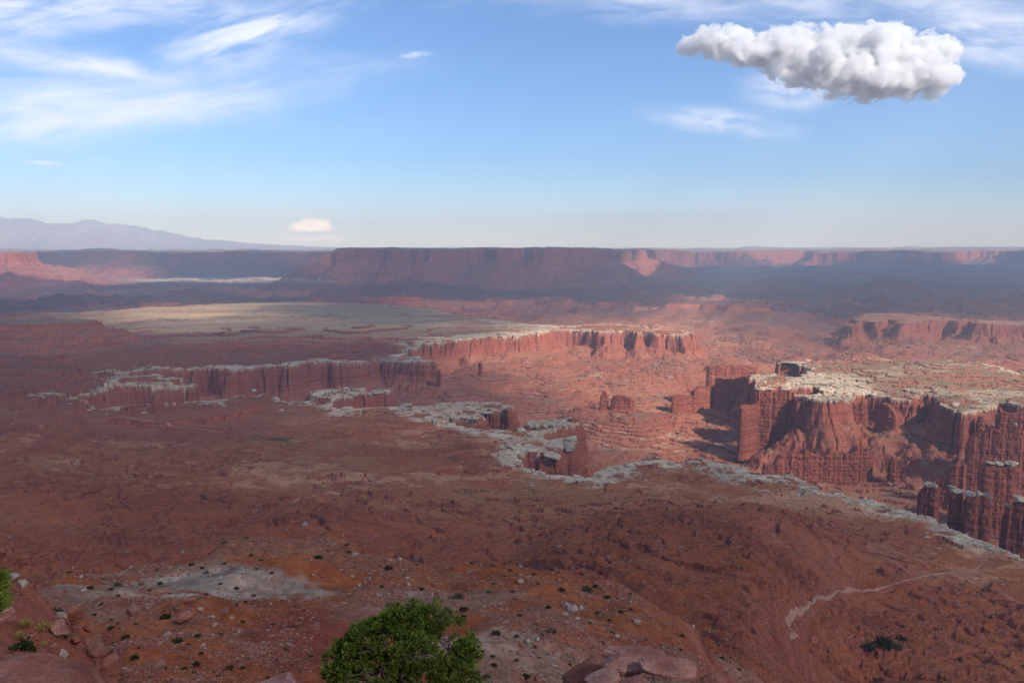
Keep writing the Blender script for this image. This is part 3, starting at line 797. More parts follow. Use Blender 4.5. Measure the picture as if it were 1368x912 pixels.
tl = b.n('ShaderNodeBsdfTranslucent'); tl.inputs[0].default_value = (.86, .87, .9, 1)
tr = b.n('ShaderNodeBsdfTransparent')
m1 = b.n('ShaderNodeMixShader'); b.put(m1.inputs[0], b.maprange(at.outputs['Fac'], .70, .86, .52, .10)); b.put(m1.inputs[1], df.outputs[0]); b.put(m1.inputs[2], tl.outputs[0])
m2 = b.n('ShaderNodeMixShader'); b.put(m2.inputs[0], at.outputs['Fac']); b.put(m2.inputs[1], tr.outputs[0]); b.put(m2.inputs[2], m1.outputs[0])
o = b.n('ShaderNodeOutputMaterial'); b.put(o.inputs[0], m2.outputs[0])
tag(mesh_np('unseen_shade_clouds', np.concatenate([top_, bot_]), np.concatenate([F1, F1[:, ::-1] + len(top_)]), m, None, True, {'cover': np.concatenate([alpha.ravel(), alpha.ravel()])}), kind='stuff')

# cumulus: a dense billowing core inside a torn veil of vapour
def vapour(name, dens, lo=None, hi=None, sc=1 / 800.0):
    m = bpy.data.materials.new(name); m.use_nodes = True; m.node_tree.nodes.clear(); b = NT(m.node_tree)
    v = b.n('ShaderNodeVolumeScatter'); v.inputs['Color'].default_value = (1, 1, 1, 1); v.inputs['Anisotropy'].default_value = .2
    v.inputs['Density'].default_value = dens
    if lo is not None:
        b.put(v.inputs['Density'], b.maprange(b.noise(b.n('ShaderNodeNewGeometry').outputs['Position'], sc, 5, .62), lo, hi, 0.0, dens))
    o = b.n('ShaderNodeOutputMaterial'); b.put(o.inputs['Volume'], v.outputs[0])
    return m


from mathutils import noise as mnoise


def billow(name, puffs, Y, vox, grow, disp, knobs, mat, parent):
    bm = bmesh.new(); f = FPX / Y
    for px, py, rx, ry, dy in puffs:
        c = Vector(unY(px, py, Y + dy / f)) - parent.location
        rx, ry = rx * grow, ry * grow
        bmesh.ops.create_icosphere(bm, subdivisions=3, radius=1.0, matrix=Matrix.Translation(c) @ Matrix.Diagonal((rx / f, rx / f * .95, ry / f, 1)))
        for q in range(knobs):
            a = Vector(np.random.default_rng(int(px * 7 + py + q * 131)).normal(size=3)).normalized()
            e = c + Vector((a.x * rx / f, a.y * rx * .95 / f, (abs(a.z) if q % 3 else a.z) * ry / f)) * .9
            k_ = (.25 + .30 * ((q * 37) % 10) / 10) * ry / f
            bmesh.ops.create_icosphere(bm, subdivisions=2, radius=1.0, matrix=Matrix.Translation(e) @ Matrix.Diagonal((k_ * 1.4, k_ * 1.4, k_, 1)))
    me = bpy.data.meshes.new(name); bm.to_mesh(me); bm.free()
    ob = bpy.data.objects.new(name, me); col.objects.link(ob)
    md = ob.modifiers.new('remesh', 'REMESH'); md.mode = 'VOXEL'; md.voxel_size = vox
    sm = ob.modifiers.new('soften', 'SMOOTH'); sm.iterations = 3
    me2 = bpy.data.meshes.new_from_object(ob.evaluated_get(bpy.context.evaluated_depsgraph_get()))
    ob.modifiers.clear(); ob.data = me2; me2.name = name
    n = len(me2.vertices); co = np.empty(n * 3, np.float32); no = np.empty(n * 3, np.float32)
    me2.vertices.foreach_get('co', co); me2.vertices.foreach_get('normal', no); co = co.reshape(-1, 3); no = no.reshape(-1, 3)
    k = f / 26.0
    d = np.array([mnoise.fractal(Vector(p * k), .9, 2.1, 5) for p in co])
    d3 = np.array([mnoise.fractal(Vector(p * k * 3.2 + 3), .9, 2.1, 4) for p in co])
    co = co + no * ((d * disp + d3 * disp * .38) / f)[:, None]
    me2.vertices.foreach_set('co', co.astype(np.float32).ravel()); me2.update()
    me2.materials.clear(); me2.materials.append(mat)
    ob.parent = parent
    return ob


big = [(911, 60, 9, 7, 0), (930, 60, 20, 13, 0), (953, 56, 26, 16, 0), (1278, 100, 9, 7, 0), (1250, 126, 16, 8, 0), (1130, 42, 26, 9, 0), (985, 55, 32, 17, 10), (1000, 70, 40, 16, -10), (1040, 70, 45, 22, 0), (1060, 52, 40, 14, 30), (1085, 85, 50, 22, -15), (1110, 62, 45, 20, 10), (1135, 100, 50, 24, -20),
       (1160, 70, 50, 25, 0), (1165, 50, 40, 12, 20), (1185, 45, 28, 8, 10), (1200, 100, 55, 24, -10), (1180, 116, 60, 13, -5), (1225, 75, 40, 22, 0), (1240, 105, 35, 18, 0), (1255, 85, 25, 18, 5), (1262, 120, 14, 9, 0), (1268, 57, 12, 7, 0), (1276, 92, 10, 6, 0), (1015, 45, 10, 5, 0)]
cl_ = tag(empty('cloud', unY(1100, 90, 28000)), 'large white cumulus with grey underside high in the upper right sky', 'cloud')
bpy.context.view_layer.update()
billow('billows', big, 28000, 80, .80, 8.0, 6, vapour('cumulus_core', .0060), cl_)
billow('veil', big, 28000, 120, 1.16, 10.0, 3, vapour('cumulus_veil', .0075, .46, .62, 1 / 620.0), cl_)

# ------------------------------------------------------------------ rock towers of the canyon
def cliff_material(name):
    m = bpy.data.materials.new(name); m.use_nodes = True; t = m.node_tree; t.nodes.clear(); b = NT(t)
    P = b.n('ShaderNodeNewGeometry').outputs['Position']
    strat = b.noise(b.vmath('MULTIPLY', P, (.002, .002, .20)), 1.0, 6, .62)
    cl = b.ramp(strat, [(.28, (.14, .036, .024)), (.42, (.26, .074, .045)), (.52, (.35, .110, .066)), (.60, (.22, .060, .038)), (.74, (.38, .15, .10))])
    vst = b.noise(b.vmath('MULTIPLY', P, (.12, .12, .008)), 1.0, 4, .6)
    cl = b.mix(1.0, cl, b.ramp(vst, [(.25, (.74, .72, .72)), (.7, (1.10, 1.10, 1.10))]), 'MULTIPLY')
    bs = b.n('ShaderNodeBsdfPrincipled'); b.put(bs.inputs['Base Color'], cl); bs.inputs['Roughness'].default_value = .95; bs.inputs['Specular IOR Level'].default_value = .1
    bp = b.n('ShaderNodeBump'); bp.inputs['Distance'].default_value = 1.0; bp.inputs['Strength'].default_value = .8
    b.put(bp.inputs['Height'], b.math('MULTIPLY', b.math('ADD', strat, vst), 5.0)); b.put(bs.inputs['Normal'], bp.outputs[0])
    o = b.n('ShaderNodeOutputMaterial'); b.put(o.inputs[0], bs.outputs[0])
    return m


def stone_material(name, stops, sc, layer=0.0, bump=.5, dist=.1):
    m = bpy.data.materials.new(name); m.use_nodes = True; t = m.node_tree; t.nodes.clear(); b = NT(t)
    P = b.n('ShaderNodeNewGeometry').outputs['Position']
    tc = b.n('ShaderNodeTexCoord').outputs['Object']
    f = b.noise(P, sc, 6, .62)
    cl = b.ramp(f, stops)
    g = b.noise(P, sc * 9, 4, .6)
    cl = b.mix(1.0, cl, b.ramp(g, [(.3, (.72, .72, .72)), (.7, (1.2, 1.2, 1.2))]), 'MULTIPLY')
    h = b.math('ADD', f, b.math('MULTIPLY', g, .35))
    if layer:
        ly = b.noise(b.vmath('MULTIPLY', tc, (layer * .12, layer * .12, layer)), 1.0, 4, .6, .6)
        cl = b.mix(b.maprange(ly, .44, .56, .0, .75), cl, (stops[0][1][0] * .75, stops[0][1][1] * .7, stops[0][1][2] * .7, 1))
        h = b.math('ADD', h, b.math('MULTIPLY', ly, 1.2))
    bs = b.n('ShaderNodeBsdfPrincipled'); b.put(bs.inputs['Base Color'], cl); bs.inputs['Roughness'].default_value = .9; bs.inputs['Specular IOR Level'].default_value = .15
    bp = b.n('ShaderNodeBump'); bp.inputs['Distance'].default_value = dist; bp.inputs['Strength'].default_value = bump
    b.put(bp.inputs['Height'], h); b.put(bs.inputs['Normal'], bp.outputs[0])
    o = b.n('ShaderNodeOutputMaterial'); b.put(o.inputs[0], bs.outputs[0])
    return m


M_CLIFF = cliff_material('red_cliff_rock')
M_CAP = stone_material('pale_cap_sandstone', [(.3, (.29, .215, .145)), (.5, (.45, .36, .255)), (.7, (.54, .45, .33))], .16, 0, .8, 1.5)


def rock_verts(sub, r, power, amp, freq, seed, strata=0.0, cuts=0):
    """a rounded block: squared-off ball with uneven faces, flat broken sides and bedding grooves"""
    bm = bmesh.new(); bmesh.ops.create_icosphere(bm, subdivisions=sub, radius=1.0)
    V = np.array([v.co for v in bm.verts]); F = np.array([[v.index for v in f.verts] for f in bm.faces]); bm.free()
    n = (np.abs(V) ** power).sum(1) ** (1 / power)
    V = V / n[:, None]
    rr = np.random.default_rng(seed)
    for _ in range(cuts):
        a = rr.normal(size=3); a /= np.linalg.norm(a); d = rr.uniform(.55, .8)
        e = np.maximum(V @ a - d, 0); V = V - e[:, None] * a * .92
    d = np.array([mnoise.fractal(Vector(v * freq + seed * 3.7), .8, 2.0, 5) for v in V])
    V = V * (1 + amp * d)[:, None]
    if strata:
        gz_ = np.array([mnoise.noise(Vector((v[0] * .5 + seed, v[1] * .5, v[2] * strata))) for v in V])
        V[:, :2] *= (1 + .05 * gz_ - .10 * np.exp(-(gz_ / .07) ** 2))[:, None]
    return V * np.asarray(r), F


def rotz(V, a): 
    c, s_ = math.cos(a), math.sin(a)
    return V @ np.array(((c, s_, 0), (-s_, c, 0), (0, 0, 1)))


def fin(name, label, top, Y0, Y1, base, hw, caps=(), group=None, seed=1, step=2.6, notch=.0):
    """a free standing wall or spire of rock: top = (photo column, photo row) along its crest, Y0, Y1 distance of its two ends, base height"""
    top = list(top); pxs = np.array([p[0] for p in top], float)
    Yp = Y0 + (Y1 - Y0) * (pxs - pxs[0]) / max(1e-6, pxs[-1] - pxs[0])
    pts = np.array([unY(a, b_, y) for (a, b_), y in zip(top, Yp)])
    seg = np.hypot(*np.diff(pts[:, :2], axis=0).T); dist = np.concatenate(([0], np.cumsum(seg)))
    n = max(9, int(dist[-1] / step)); t = np.linspace(0, dist[-1], n)
    cx, cy = np.interp(t, dist, pts[:, 0]), np.interp(t, dist, pts[:, 1]); tz = np.interp(t, dist, pts[:, 2])
    # columns: blocky steps in the crest, grooves between
    rr = np.random.default_rng(seed)
    colid = np.cumsum(rr.random(n) < step / 9.0)
    jit = rr.uniform(-1, 1, colid.max() + 1)
    tz = tz + notch * jit[colid] - .8 * rr.random(n)
    cx0 = cx.mean(); cy0 = cy.mean()
    dx, dy = np.gradient(cx), np.gradient(cy); L = np.hypot(dx, dy) + 1e-6; nx, ny = dy / L, -dx / L
    flare = 1 - np.abs(2 * t / dist[-1] - 1) ** 6
    ends = np.sqrt(np.clip(flare, .02, 1))
    NL = 34; fz = np.linspace(0, 1, NL)
    rings = []
    zst = rr.normal(size=400)
    for f in fz:
        z = base + (tz - base) * f
        zi = ((z - base) / 2.2).astype(int) % 400
        taper = 1 + .55 * (1 - f) ** 2 + .9 * np.clip(.12 - f, 0, 1) / .12 * .6
        ring = []
        for sgn in (1, -1):
            fl = 1.2 * (np.abs(smp(TC, t + 50 * sgn, t * 0 + seed * 9, 90)) * -1 + .5) + jit[colid] * 1.0 + 1.0 * smp(TC, t + 90 * sgn, z, 70) + .32 * zst[zi]
            wv = (hw * ends * taper + fl * (.35 + .65 * ends)) * sgn
            wv = np.where(np.abs(wv) < .6, .6 * sgn, wv)
            ex = (t / dist[-1] * 2 - 1) * hw * .5 * (taper - 1)
            p = np.stack([cx + nx * wv + dx / L * ex, cy + ny * wv + dy / L * ex, z], -1)
            ring.append(p if sgn > 0 else p[::-1])
        rings.append(np.concatenate(ring))
    V = np.concatenate(rings); m_ = 2 * n
    F = [grid_faces(NL, m_, True)]
    b0 = (NL - 1) * m_; i = np.arange(n - 1)
    F.append(np.stack([b0 + i, b0 + i + 1, b0 + m_ - 2 - i, b0 + m_ - 1 - i], -1))
    V0 = np.array((cx0, cy0, base))
    root = empty(name, V0)
    mesh_np('wall' if dist[-1] > 60 else 'shaft', V - V0, F, M_CLIFF, root, False)
    for q, (px, py, wpx, hpx) in enumerate(caps):
        Yc = float(np.interp(px, pxs, Yp)); p = unY(px, py, Yc); s_ = Yc / FPX
        v, f_ = rock_verts(3, (wpx * s_ / 2, max(wpx * s_ / 2 * .8, hw * .9), hpx * s_ / 2 * .85), 6.0, .06, 1.4, seed * 7 + q, 3.0, 9)
        mesh_np('cap_rock', rotz(v, rr.uniform(-.3, .3)) + np.array(p) - V0, f_, M_CAP, root, False)
    return tag(root, label, 'rock tower' if dist[-1] < 60 else 'rock wall', group)


G1 = 'red rock walls and towers standing in the canyon'
fin('rock_fin', 'long red rock wall ending in a low squared prow, leftmost wall before the pale peninsula', [(898, 530), (906, 528), (924, 528), (927, 521), (934, 515), (943, 516), (950, 517), (960, 513)], 2560, 2620, -556, 11, group=G1, seed=3, notch=1.5)
fin('rock_fin', 'red fluted wall rising behind the low squared prow, level with the peninsula top', [(944, 489), (952, 492), (960, 488), (975, 487), (990, 489), (1000, 488), (1012, 490)], 2690, 2720, -520, 14, group=G1, seed=4, notch=2.0)
fin('rock_fin', 'red buttress joining the two walls above a shadowed hollow', [(956, 507), (966, 503), (972, 505), (985, 505), (994, 502), (1010, 502)], 2600, 2480, -530, 10, group=G1, seed=5, notch=2.0)
fin('rock_pillar', 'slim red pillar leaning on the left end of the great wall below the peninsula', [(990, 545), (995, 541), (1000, 540), (1006, 543), (1012, 538)], 2080, 2130, -566, 9, group=G1, seed=6, notch=1.0)
fin('rock_fin', 'broad red main wall falling from the left tip of the pale peninsula', [(1006, 524), (1012, 521), (1018, 523), (1030, 521), (1033, 524), (1045, 521), (1052, 522), (1058, 521), (1062, 527), (1076, 529), (1082, 533)], 2170, 2125, -566, 13, [(1014, 520, 10, 3), (1030, 519, 12, 3), (1048, 520, 11, 3)], group=G1, seed=7, notch=1.5)
fin('rock_fin', 'short red wall with a flat pale cap at the far edge of the peninsula', [(1044, 487), (1050, 485), (1060, 484.5), (1074, 485), (1080, 488)], 2720, 2700, -490, 12, [(1060, 484, 30, 2.5)], group=G1, seed=8)
fin('rock_fin', 'dark red ragged wall with many notched tops standing alone on the canyon floor', [(1018, 623), (1022, 618), (1034, 619), (1041, 607), (1048, 606), (1056, 601), (1062, 607), (1070, 604), (1077, 598), (1083, 605), (1091, 607), (1098, 609), (1106, 603), (1109, 597), (1113, 601), (1122, 604), (1136, 606), (1140, 600), (1143, 597), (1149, 597), (1153, 603), (1156, 600), (1160, 597), (1163, 603), (1166, 615)],
    1850, 1830, -578, 11, group=G1, seed=9, notch=2.2)
fin('rock_fin', 'narrow red buttress jutting from the peninsula front above the grey-brown talus', [(1100, 541), (1104, 537), (1110, 536), (1116, 540), (1121, 548)], 2085, 2065, -500, 9, group=G1, seed=31, notch=1.5)
fin('rock_fin', 'pair of joined red buttresses right of the narrow one on the peninsula front', [(1136, 542), (1140, 537), (1146, 541), (1152, 536), (1158, 543)], 2100, 2090, -495, 8, group=G1, seed=32, notch=2.0)
fin('rock_fin', 'red wall end guarding the left side of the shadowed bay', [(1172, 546), (1176, 540), (1183, 538), (1189, 541), (1196, 552), (1200, 562)], 2090, 2040, -505, 9, group=G1, seed=33, notch=2.0)
fin('rock_pillar', 'tall lit red pillar under the white cap block by the shadowed bay', [(1262, 552), (1266, 545), (1276, 543), (1286, 546), (1290, 556)], 1975, 1960, -520, 10, group=G1, seed=34, notch=1.5)
fin('rock_spire', 'thin red blade rising in front of the right end of the shadowed bay', [(1304, 566), (1308, 557), (1313, 556), (1317, 565)], 1890, 1885, -530, 7, group=G1, seed=35)
fin('rock_fin', 'red fin cut by the right frame edge behind the tall banded wall', [(1330, 556), (1338, 550), (1350, 552), (1366, 549), (1390, 552)], 1900, 1870, -520, 10, group=G1, seed=36, notch=2.0)
fin('rock_spire', 'single hooked red pinnacle right of the ragged dark red wall', [(1186, 622), (1188, 614), (1192, 611), (1199, 613), (1203, 619), (1207, 630), (1211, 644)], 1790, 1780, -578, 9, group=G1, seed=10)
fin('rock_spire', 'low red stump at the foot of the hooked pinnacle', [(1210, 648), (1214, 644), (1219, 645), (1223, 650)], 1740, 1730, -570, 8, group=G1, seed=11)
fin('rock_pillar', 'red pillar with two pale cap boulders, nearest the rim on its left', [(1226, 662), (1231, 651), (1240, 648), (1250, 649), (1256, 656)], 1270, 1250, -510, 10, [(1238, 647, 13, 10), (1249, 649, 8, 8)], group=G1, seed=12, notch=.8)
fin('rock_pillar', 'red pillar under one long pale slab between two darker clefts', [(1268, 659), (1272, 656), (1280, 657), (1287, 659)], 1250, 1240, -520, 9, [(1279, 655, 17, 9), (1271, 651, 6, 6)], group=G1, seed=13)
fin('rock_pillar', 'wide red pillar under a row of pale rounded cap boulders', [(1287, 668), (1293, 662), (1302, 661), (1312, 661), (1320, 663), (1326, 680)], 1230, 1210, -525, 10, [(1295, 660, 14, 10), (1308, 659, 12, 11), (1318, 661, 10, 11)], group=G1, seed=14)
fin('rock_pillar', 'red pillar cut by the right frame edge with a pale cap and a small cap ball', [(1338, 690), (1346, 680), (1354, 670), (1368, 668), (1390, 668)], 1210, 1180, -520, 12, [(1348, 675, 9, 5), (1364, 667, 22, 13), (1385, 668, 18, 12)], group=G1, seed=15)
fin('rock_pillar', 'row of red columns under four flat pale caps behind the near pillars', [(1308, 632), (1314, 621), (1325, 620), (1336, 622), (1345, 621), (1357, 622), (1362, 632)], 1470, 1450, -540, 12, [(1322, 618, 11, 6), (1332, 618, 10, 6), (1344, 619, 8, 7), (1353, 619, 13, 6)], group=G1, seed=16, notch=.8)
fin('rock_fin', 'tall banded red wall with two tiny pale knobs on its crest at the right edge', [(1290, 596), (1294, 584), (1300, 581), (1309, 577), (1318, 576), (1323, 570), (1328, 569), (1332, 576), (1342, 577), (1350, 576), (1356, 570), (1361, 571), (1366, 577), (1400, 577), (1430, 580)], 1790, 1730, -560, 13, [(1325, 567, 5, 4), (1357, 567, 5, 4)], group=G1, seed=17, notch=1.5)
fin('rock_fin', 'lower red wall with stepped crest left of the tall banded wall', [(1250, 645), (1256, 634), (1264, 630), (1268, 622), (1276, 621), (1279, 618), (1288, 617), (1292, 622)], 1640, 1610, -560, 10, group=G1, seed=18, notch=1.5)
fin('rock_spire', 'slender red spire standing left of the squat butte on the basin floor', [(802, 530), (804, 524), (806.5, 521), (809, 523), (812.5, 529)], 2560, 2555, -524, 7, group=G1, seed=19)
fin('rock_butte', 'squat red butte with a sloping stepped top on the open basin floor', [(816.5, 533), (819, 529), (826, 527), (834, 528), (842, 531), (847, 534), (849, 540)], 2545, 2520, -524, 13, group=G1, seed=20, notch=1.0)
fin('rock_spire', 'thin dark red spire in front of the pale talus below the far rim corner', [(582.5, 500), (585, 493), (587, 492.5), (590, 500)], 2745, 2735, -503, 6, group=G1, seed=21)
fin('rock_spire', 'small red spire at the foot of the far rim wall in the sun', [(639.5, 488), (641, 483), (643, 484), (644.5, 490)], 3050, 3040, -495, 6, group=G1, seed=22)
fin('rock_pillar', 'red pillar at the tip of the first pale promontory on the near rim', [(674, 552), (676, 546), (679, 545), (682, 548), (683, 556)], 1930, 1900, -520, 9, group=G1, seed=23)
fin('rock_pillar', 'red tower with a small pale knob at the tip of the middle promontory', [(759, 564), (761, 559), (766, 559), (770, 562), (774, 570)], 1810, 1780, -520, 9, [(762, 557.5, 5, 2)], group=G1, seed=24)
fin('rock_spire', 'small red pinnacle below the long flat mesa at right', [(1325, 452), (1327.5, 449), (1330, 449), (1333, 456)], 4050, 4040, -492, 11, group=G1, seed=25)

# pale cap blocks crowning the promontories of the near rim
def slab(name, px, py, Y, wpx, hpx, dpx, mat, seed, label, cat, group=None, power=3.4, amp=.12, strata=2.0, sub=3, tilt=(0, 0), rz=None, sink=0.0, cuts=0):
    p = np.array(unY(px, py, Y)); s_ = (Y * math.cos(PITCH) - p[2] * math.sin(PITCH)) / FPX
    v, f = rock_verts(sub, (wpx * s_ / 2, dpx * s_ / 2, hpx * s_ / 2), power, amp, 1.5, seed, strata, cuts)
    o = mesh_np(name, v, f, mat, None, True)
    o.location = p - np.array((0, 0, sink))
    o.rotation_euler = (tilt[0], tilt[1], rz if rz is not None else 0)
    return tag(o, label, cat, group)


for i, (px, py, wp, hp, lb) in enumerate([
    (605, 545, 26, 7, 'pale block at the root of the first promontory'), (622, 543, 26, 6, 'pale flat slab on the back edge of the first promontory'),
    (621, 557, 14, 6, 'pale cap block on the front step of the first promontory'), (634, 559, 12, 5, 'small pale block beside the cap on the front step'),
    (649, 540, 13, 5, 'isolated pale slab on the tall red end of the first promontory'), (650, 550.5, 20, 3, 'thin pale ledge across the face of the first promontory'),
    (698, 574, 12, 7, 'pale cube-like block in the gap between two promontories'),
    (717, 569, 9, 7, 'pale knob at the left end of the middle promontory'), (727, 569, 9, 7, 'pale knob second from the left on the middle promontory'), (736, 567, 10, 6, 'pale knob right of centre on the middle promontory'),
    (742, 563, 12, 4, 'pale slab behind the knobs of the middle promontory'), (752, 562, 12, 5, 'pale slab beside the tower on the middle promontory'),
    (738, 609, 21, 12, 'large pale cap block on the nearest free red pillar'), (743, 592, 26, 7, 'pale block behind the large cap block'), (761, 586, 24, 6, 'pale flat slab furthest out on the near promontory'),
    (760, 597, 16, 12, 'tall pale cap block at the outer corner of the near promontory'), (718, 588, 22, 6, 'pale block where the near promontory joins the bench'),
    (340, 522, 9, 6, 'white arch-like block on the rim before the shadowed red cliff'), (542, 540.5, 16, 5, 'pale flat boulder alone beyond the rim end'),
    (505, 524, 16, 4, 'pale cap along the low red wall in the left canyon arm'), (470, 526, 20, 5, 'pale block at the middle of the low red wall in the left arm'),
    (1068, 650, 24, 7, 'long pale overhanging block on the rim above the ragged red wall'), (1079, 652, 9, 7, 'rounded pale block at the end of the overhanging block'),
    (1213, 692, 14, 6, 'pale slab on the rim left of the near pillars'), (1238, 695, 22, 6, 'detached pale block just over the rim edge'),
    (1232, 710, 36, 7, 'pale rim slab stepping down above the dark clefts'), (1262, 715, 30, 8, 'pale rim slab at the corner where the rim turns down'),
    (1276, 540, 14, 5, 'white cap block on the right peninsula edge over the shadowed bay'),
    (1188, 530, 7, 4, 'tilted white block on the brown edge of the right peninsula'),
    (928, 617, 26, 7, 'largest pale block on the rim below the shadowed hollow'), (868, 618, 16, 5, 'pale block at the notch in the near rim'),
]):
    z0 = BENCH + 4
    x_, y_ = unz(px, py, z0)
    slab('cap_boulder', px, py, y_, wp, hp * .9, wp * .9, M_CAP, 100 + i, lb, 'cap rock', 'pale cap blocks along the canyon rims', power=6.0, amp=.06, strata=3.0, rz=rng.uniform(-.4, .4), sub=4, cuts=9)

# ------------------------------------------------------------------ tracks across the bench
def hgrid(X, Y, Z, us, x, y):
    """height of the built mesh (rows of distance, columns of direction) under x, y"""
    u = x / y; Yr = Y[:, 0]
    i = np.clip(np.searchsorted(Yr, y) - 1, 0, len(Yr) - 2); j = np.clip(np.searchsorted(us, u) - 1, 0, len(us) - 2)
    a = (y - Yr[i]) / (Yr[i + 1] - Yr[i]); b_ = (u - us[j]) / (us[j + 1] - us[j])
    return (Z[i, j] * (1 - b_) + Z[i, j + 1] * b_) * (1 - a) + (Z[i + 1, j] * (1 - b_) + Z[i + 1, j + 1] * b_) * a


US_N = nearX[5] / nearY[5]; US_M = midX[5] / midY[5]


def ground_z(x, y):
    x = np.asarray(x, float); y = np.asarray(y, float)
    return np.where(y < 899, hgrid(nearX, nearY, nearZ, US_N, x, np.clip(y, .6, 899)), hgrid(midX, midY, midZ, US_M, x, np.clip(y, 900, 5399)))


M_TRACK = stone_material('pale_track_dirt', [(.3, (.33, .155, .10)), (.7, (.44, .235, .16))], .15, 0, .2, .1)


def track(name, label, pix, width, lift=.35):
    pts = [ray_hit(a, b_, 40) for a, b_ in pix]
    P = np.array([p[:2] for p in pts if p is not None])
    d = np.concatenate(([0], np.cumsum(np.hypot(*np.diff(P, axis=0).T)))); n = max(12, int(d[-1] / 2.5)); t = np.linspace(0, d[-1], n)
    x, y = np.interp(t, d, P[:, 0]), np.interp(t, d, P[:, 1])
    k = np.hanning(19)[1:-1]; k /= k.sum()
    x = np.convolve(np.pad(x, 8, 'edge'), k, 'valid'); y = np.convolve(np.pad(y, 8, 'edge'), k, 'valid')
    dx, dy = np.gradient(x), np.gradient(y); L = np.hypot(dx, dy) + 1e-6
    wv = width * (1 + .25 * smp(TA, t, t * 0, 300, .3, .7)) * sst(np.minimum(t, d[-1] - t), -4, 15)
    rows = []
    for s_ in np.linspace(-1, 1, 7):
        q = x - dy / L * wv * s_ / 2, y + dx / L * wv * s_ / 2
        rows.append(np.stack([*q, ground_z(*q) + lift * (1 - .6 * abs(s_))], -1))
    V = np.concatenate(rows)
    return tag(mesh_np(name, V, grid_faces(7, n), M_TRACK, None, True), label, None, None, 'structure')


track('dirt_road', 'pale dirt road winding over the dark red bench at lower right', ROAD, 3.6, .8)
track('dirt_road', 'straight thin branch of the pale road leaving towards the right edge', [(1262, 766), (1285, 773), (1309, 782), (1340, 794), (1372, 806)], 3.4, .5)
track('dirt_road', 'thin pale road crossing the bench below the left canyon head', [(160, 556), (181, 560), (225, 567), (266, 573), (300, 578)], 4.5, .6)
track('dry_wash', 'pale stony wash curving over the middle of the bench', [(332, 688), (340, 680), (350, 675), (368, 671), (400, 666), (430, 660), (459, 656), (500, 648), (540, 640)], 4.0, .5)
track('footpath', 'faint pale path bending along the rim behind the road', [(1095, 690), (1110, 701), (1130, 711), (1160, 722), (1200, 738), (1262, 764)], 2.6, .4)

# ------------------------------------------------------------------ stones and plants
M_RED = stone_material('red_sandstone', [(.3, (.26, .080, .048)), (.5, (.37, .135, .085)), (.72, (.46, .21, .145))], 2.6, 5.0, 1.0, .08)
M_PINK = stone_material('pink_sandstone', [(.3, (.34, .125, .085)), (.5, (.50, .235, .17)), (.72, (.62, .35, .26))], 3.0, 7.0, 1.0, .08)
M_PALE = stone_material('pale_stone', [(.3, (.33, .22, .16)), (.7, (.47, .36, .28))], .9, 0, .5, .1)
M_BRN = stone_material('brown_boulder_stone', [(.3, (.24, .10, .07)), (.7, (.36, .18, .125))], .9, 0, .5, .1)


def hull_rock(seed, flat=.7, n=13):
    r = np.random.default_rng(seed)
    p = r.normal(size=(n, 3)); p /= np.linalg.norm(p, axis=1)[:, None]
    p *= r.uniform(.75, 1.05, (n, 1)); p *= (1, r.uniform(.6, 1), flat * r.uniform(.7, 1.1))
    bm = bmesh.new()
    for q in p: bm.verts.new(q)
    g = bmesh.ops.convex_hull(bm, input=bm.verts)
    bmesh.ops.delete(bm, geom=[e for e in g['geom_interior'] if isinstance(e, bmesh.types.BMVert)], context='VERTS')
    bmesh.ops.bevel(bm, geom=list(bm.edges), offset=.06, segments=1, affect='EDGES')
    bmesh.ops.triangulate(bm, faces=bm.faces)
    V = np.array([v.co for v in bm.verts]); bm.verts.index_update(); F = np.array([[v.index for v in f.verts] for f in bm.faces]); bm.free()
    return V, F


HULLS = [hull_rock(k, [.5, .75, .9][k % 3]) for k in range(12)]
SIMPLE = []
for k in range(10):
    r_ = np.random.default_rng(500 + k); bm = bmesh.new(); bmesh.ops.create_icosphere(bm, subdivisions=1, radius=1)
    V = np.array([v.co for v in bm.verts]); F = np.array([[v.index for v in f.verts] for f in bm.faces]); bm.free()
    SIMPLE.append((np.sign(V) * np.abs(V) ** .8 * r_.uniform(.6, 1.15, (len(V), 1)) * (1, r_.uniform(.6, 1), r_.uniform(.4, .75)), F))


def scatter_mesh(name, mat, pts, sizes, protos, label=None, flatten=1.0, sink=.25, attr=None):
    VV, FF, o_ = [], [], 0
    A = []
    for i, (p, s_) in enumerate(zip(pts, sizes)):
        v, f = protos[i % len(protos)]
        v = rotz(v, rng.uniform(0, 6.28)) * (s_, s_, s_ * flatten) + p + (0, 0, s_ * flatten * (.5 - sink) * .8)
        VV.append(v); FF.append(f + o_); o_ += len(v)
    return tag(mesh_np(name, np.concatenate(VV), np.concatenate(FF), mat), label, None, None, 'stuff')


# where the viewer can see the near slopes (running horizon along each direction)
el = nearZ / nearY
vis = el >= np.maximum.accumulate(np.where(nearY > 3, el, -9), 0) - 1e-4
NPX, NPY = topix(nearX, nearY, nearZ)
inframe = (NPX > -10) & (NPX < 1378) & (NPY < 918) & (NPY > 300)
area = nearY * nearY * .002
cand = np.nonzero((vis & inframe & (nearY > 46) & (nearY < 335)).ravel())[0]
fx, fy, fz_ = nearX.ravel(), nearY.ravel(), nearZ.ravel()
fpx, fpy = NPX.ravel(), NPY.ravel()
used = []


def pick(n, mind, pool, wfun=None):
    out = []; tries = 0
    w_ = None
    if wfun is not None:
        w_ = wfun(pool); w_ = w_ / w_.sum()
    for i in rng.choice(pool, size=min(len(pool), n * 12), replace=False, p=w_):
        if all(abs(fpx[i] - a) + abs(fpy[i] - c) > mind for a, c in used[-400:]):
            used.append((fpx[i], fpy[i])); out.append(i)
            if len(out) == n: break
    return out


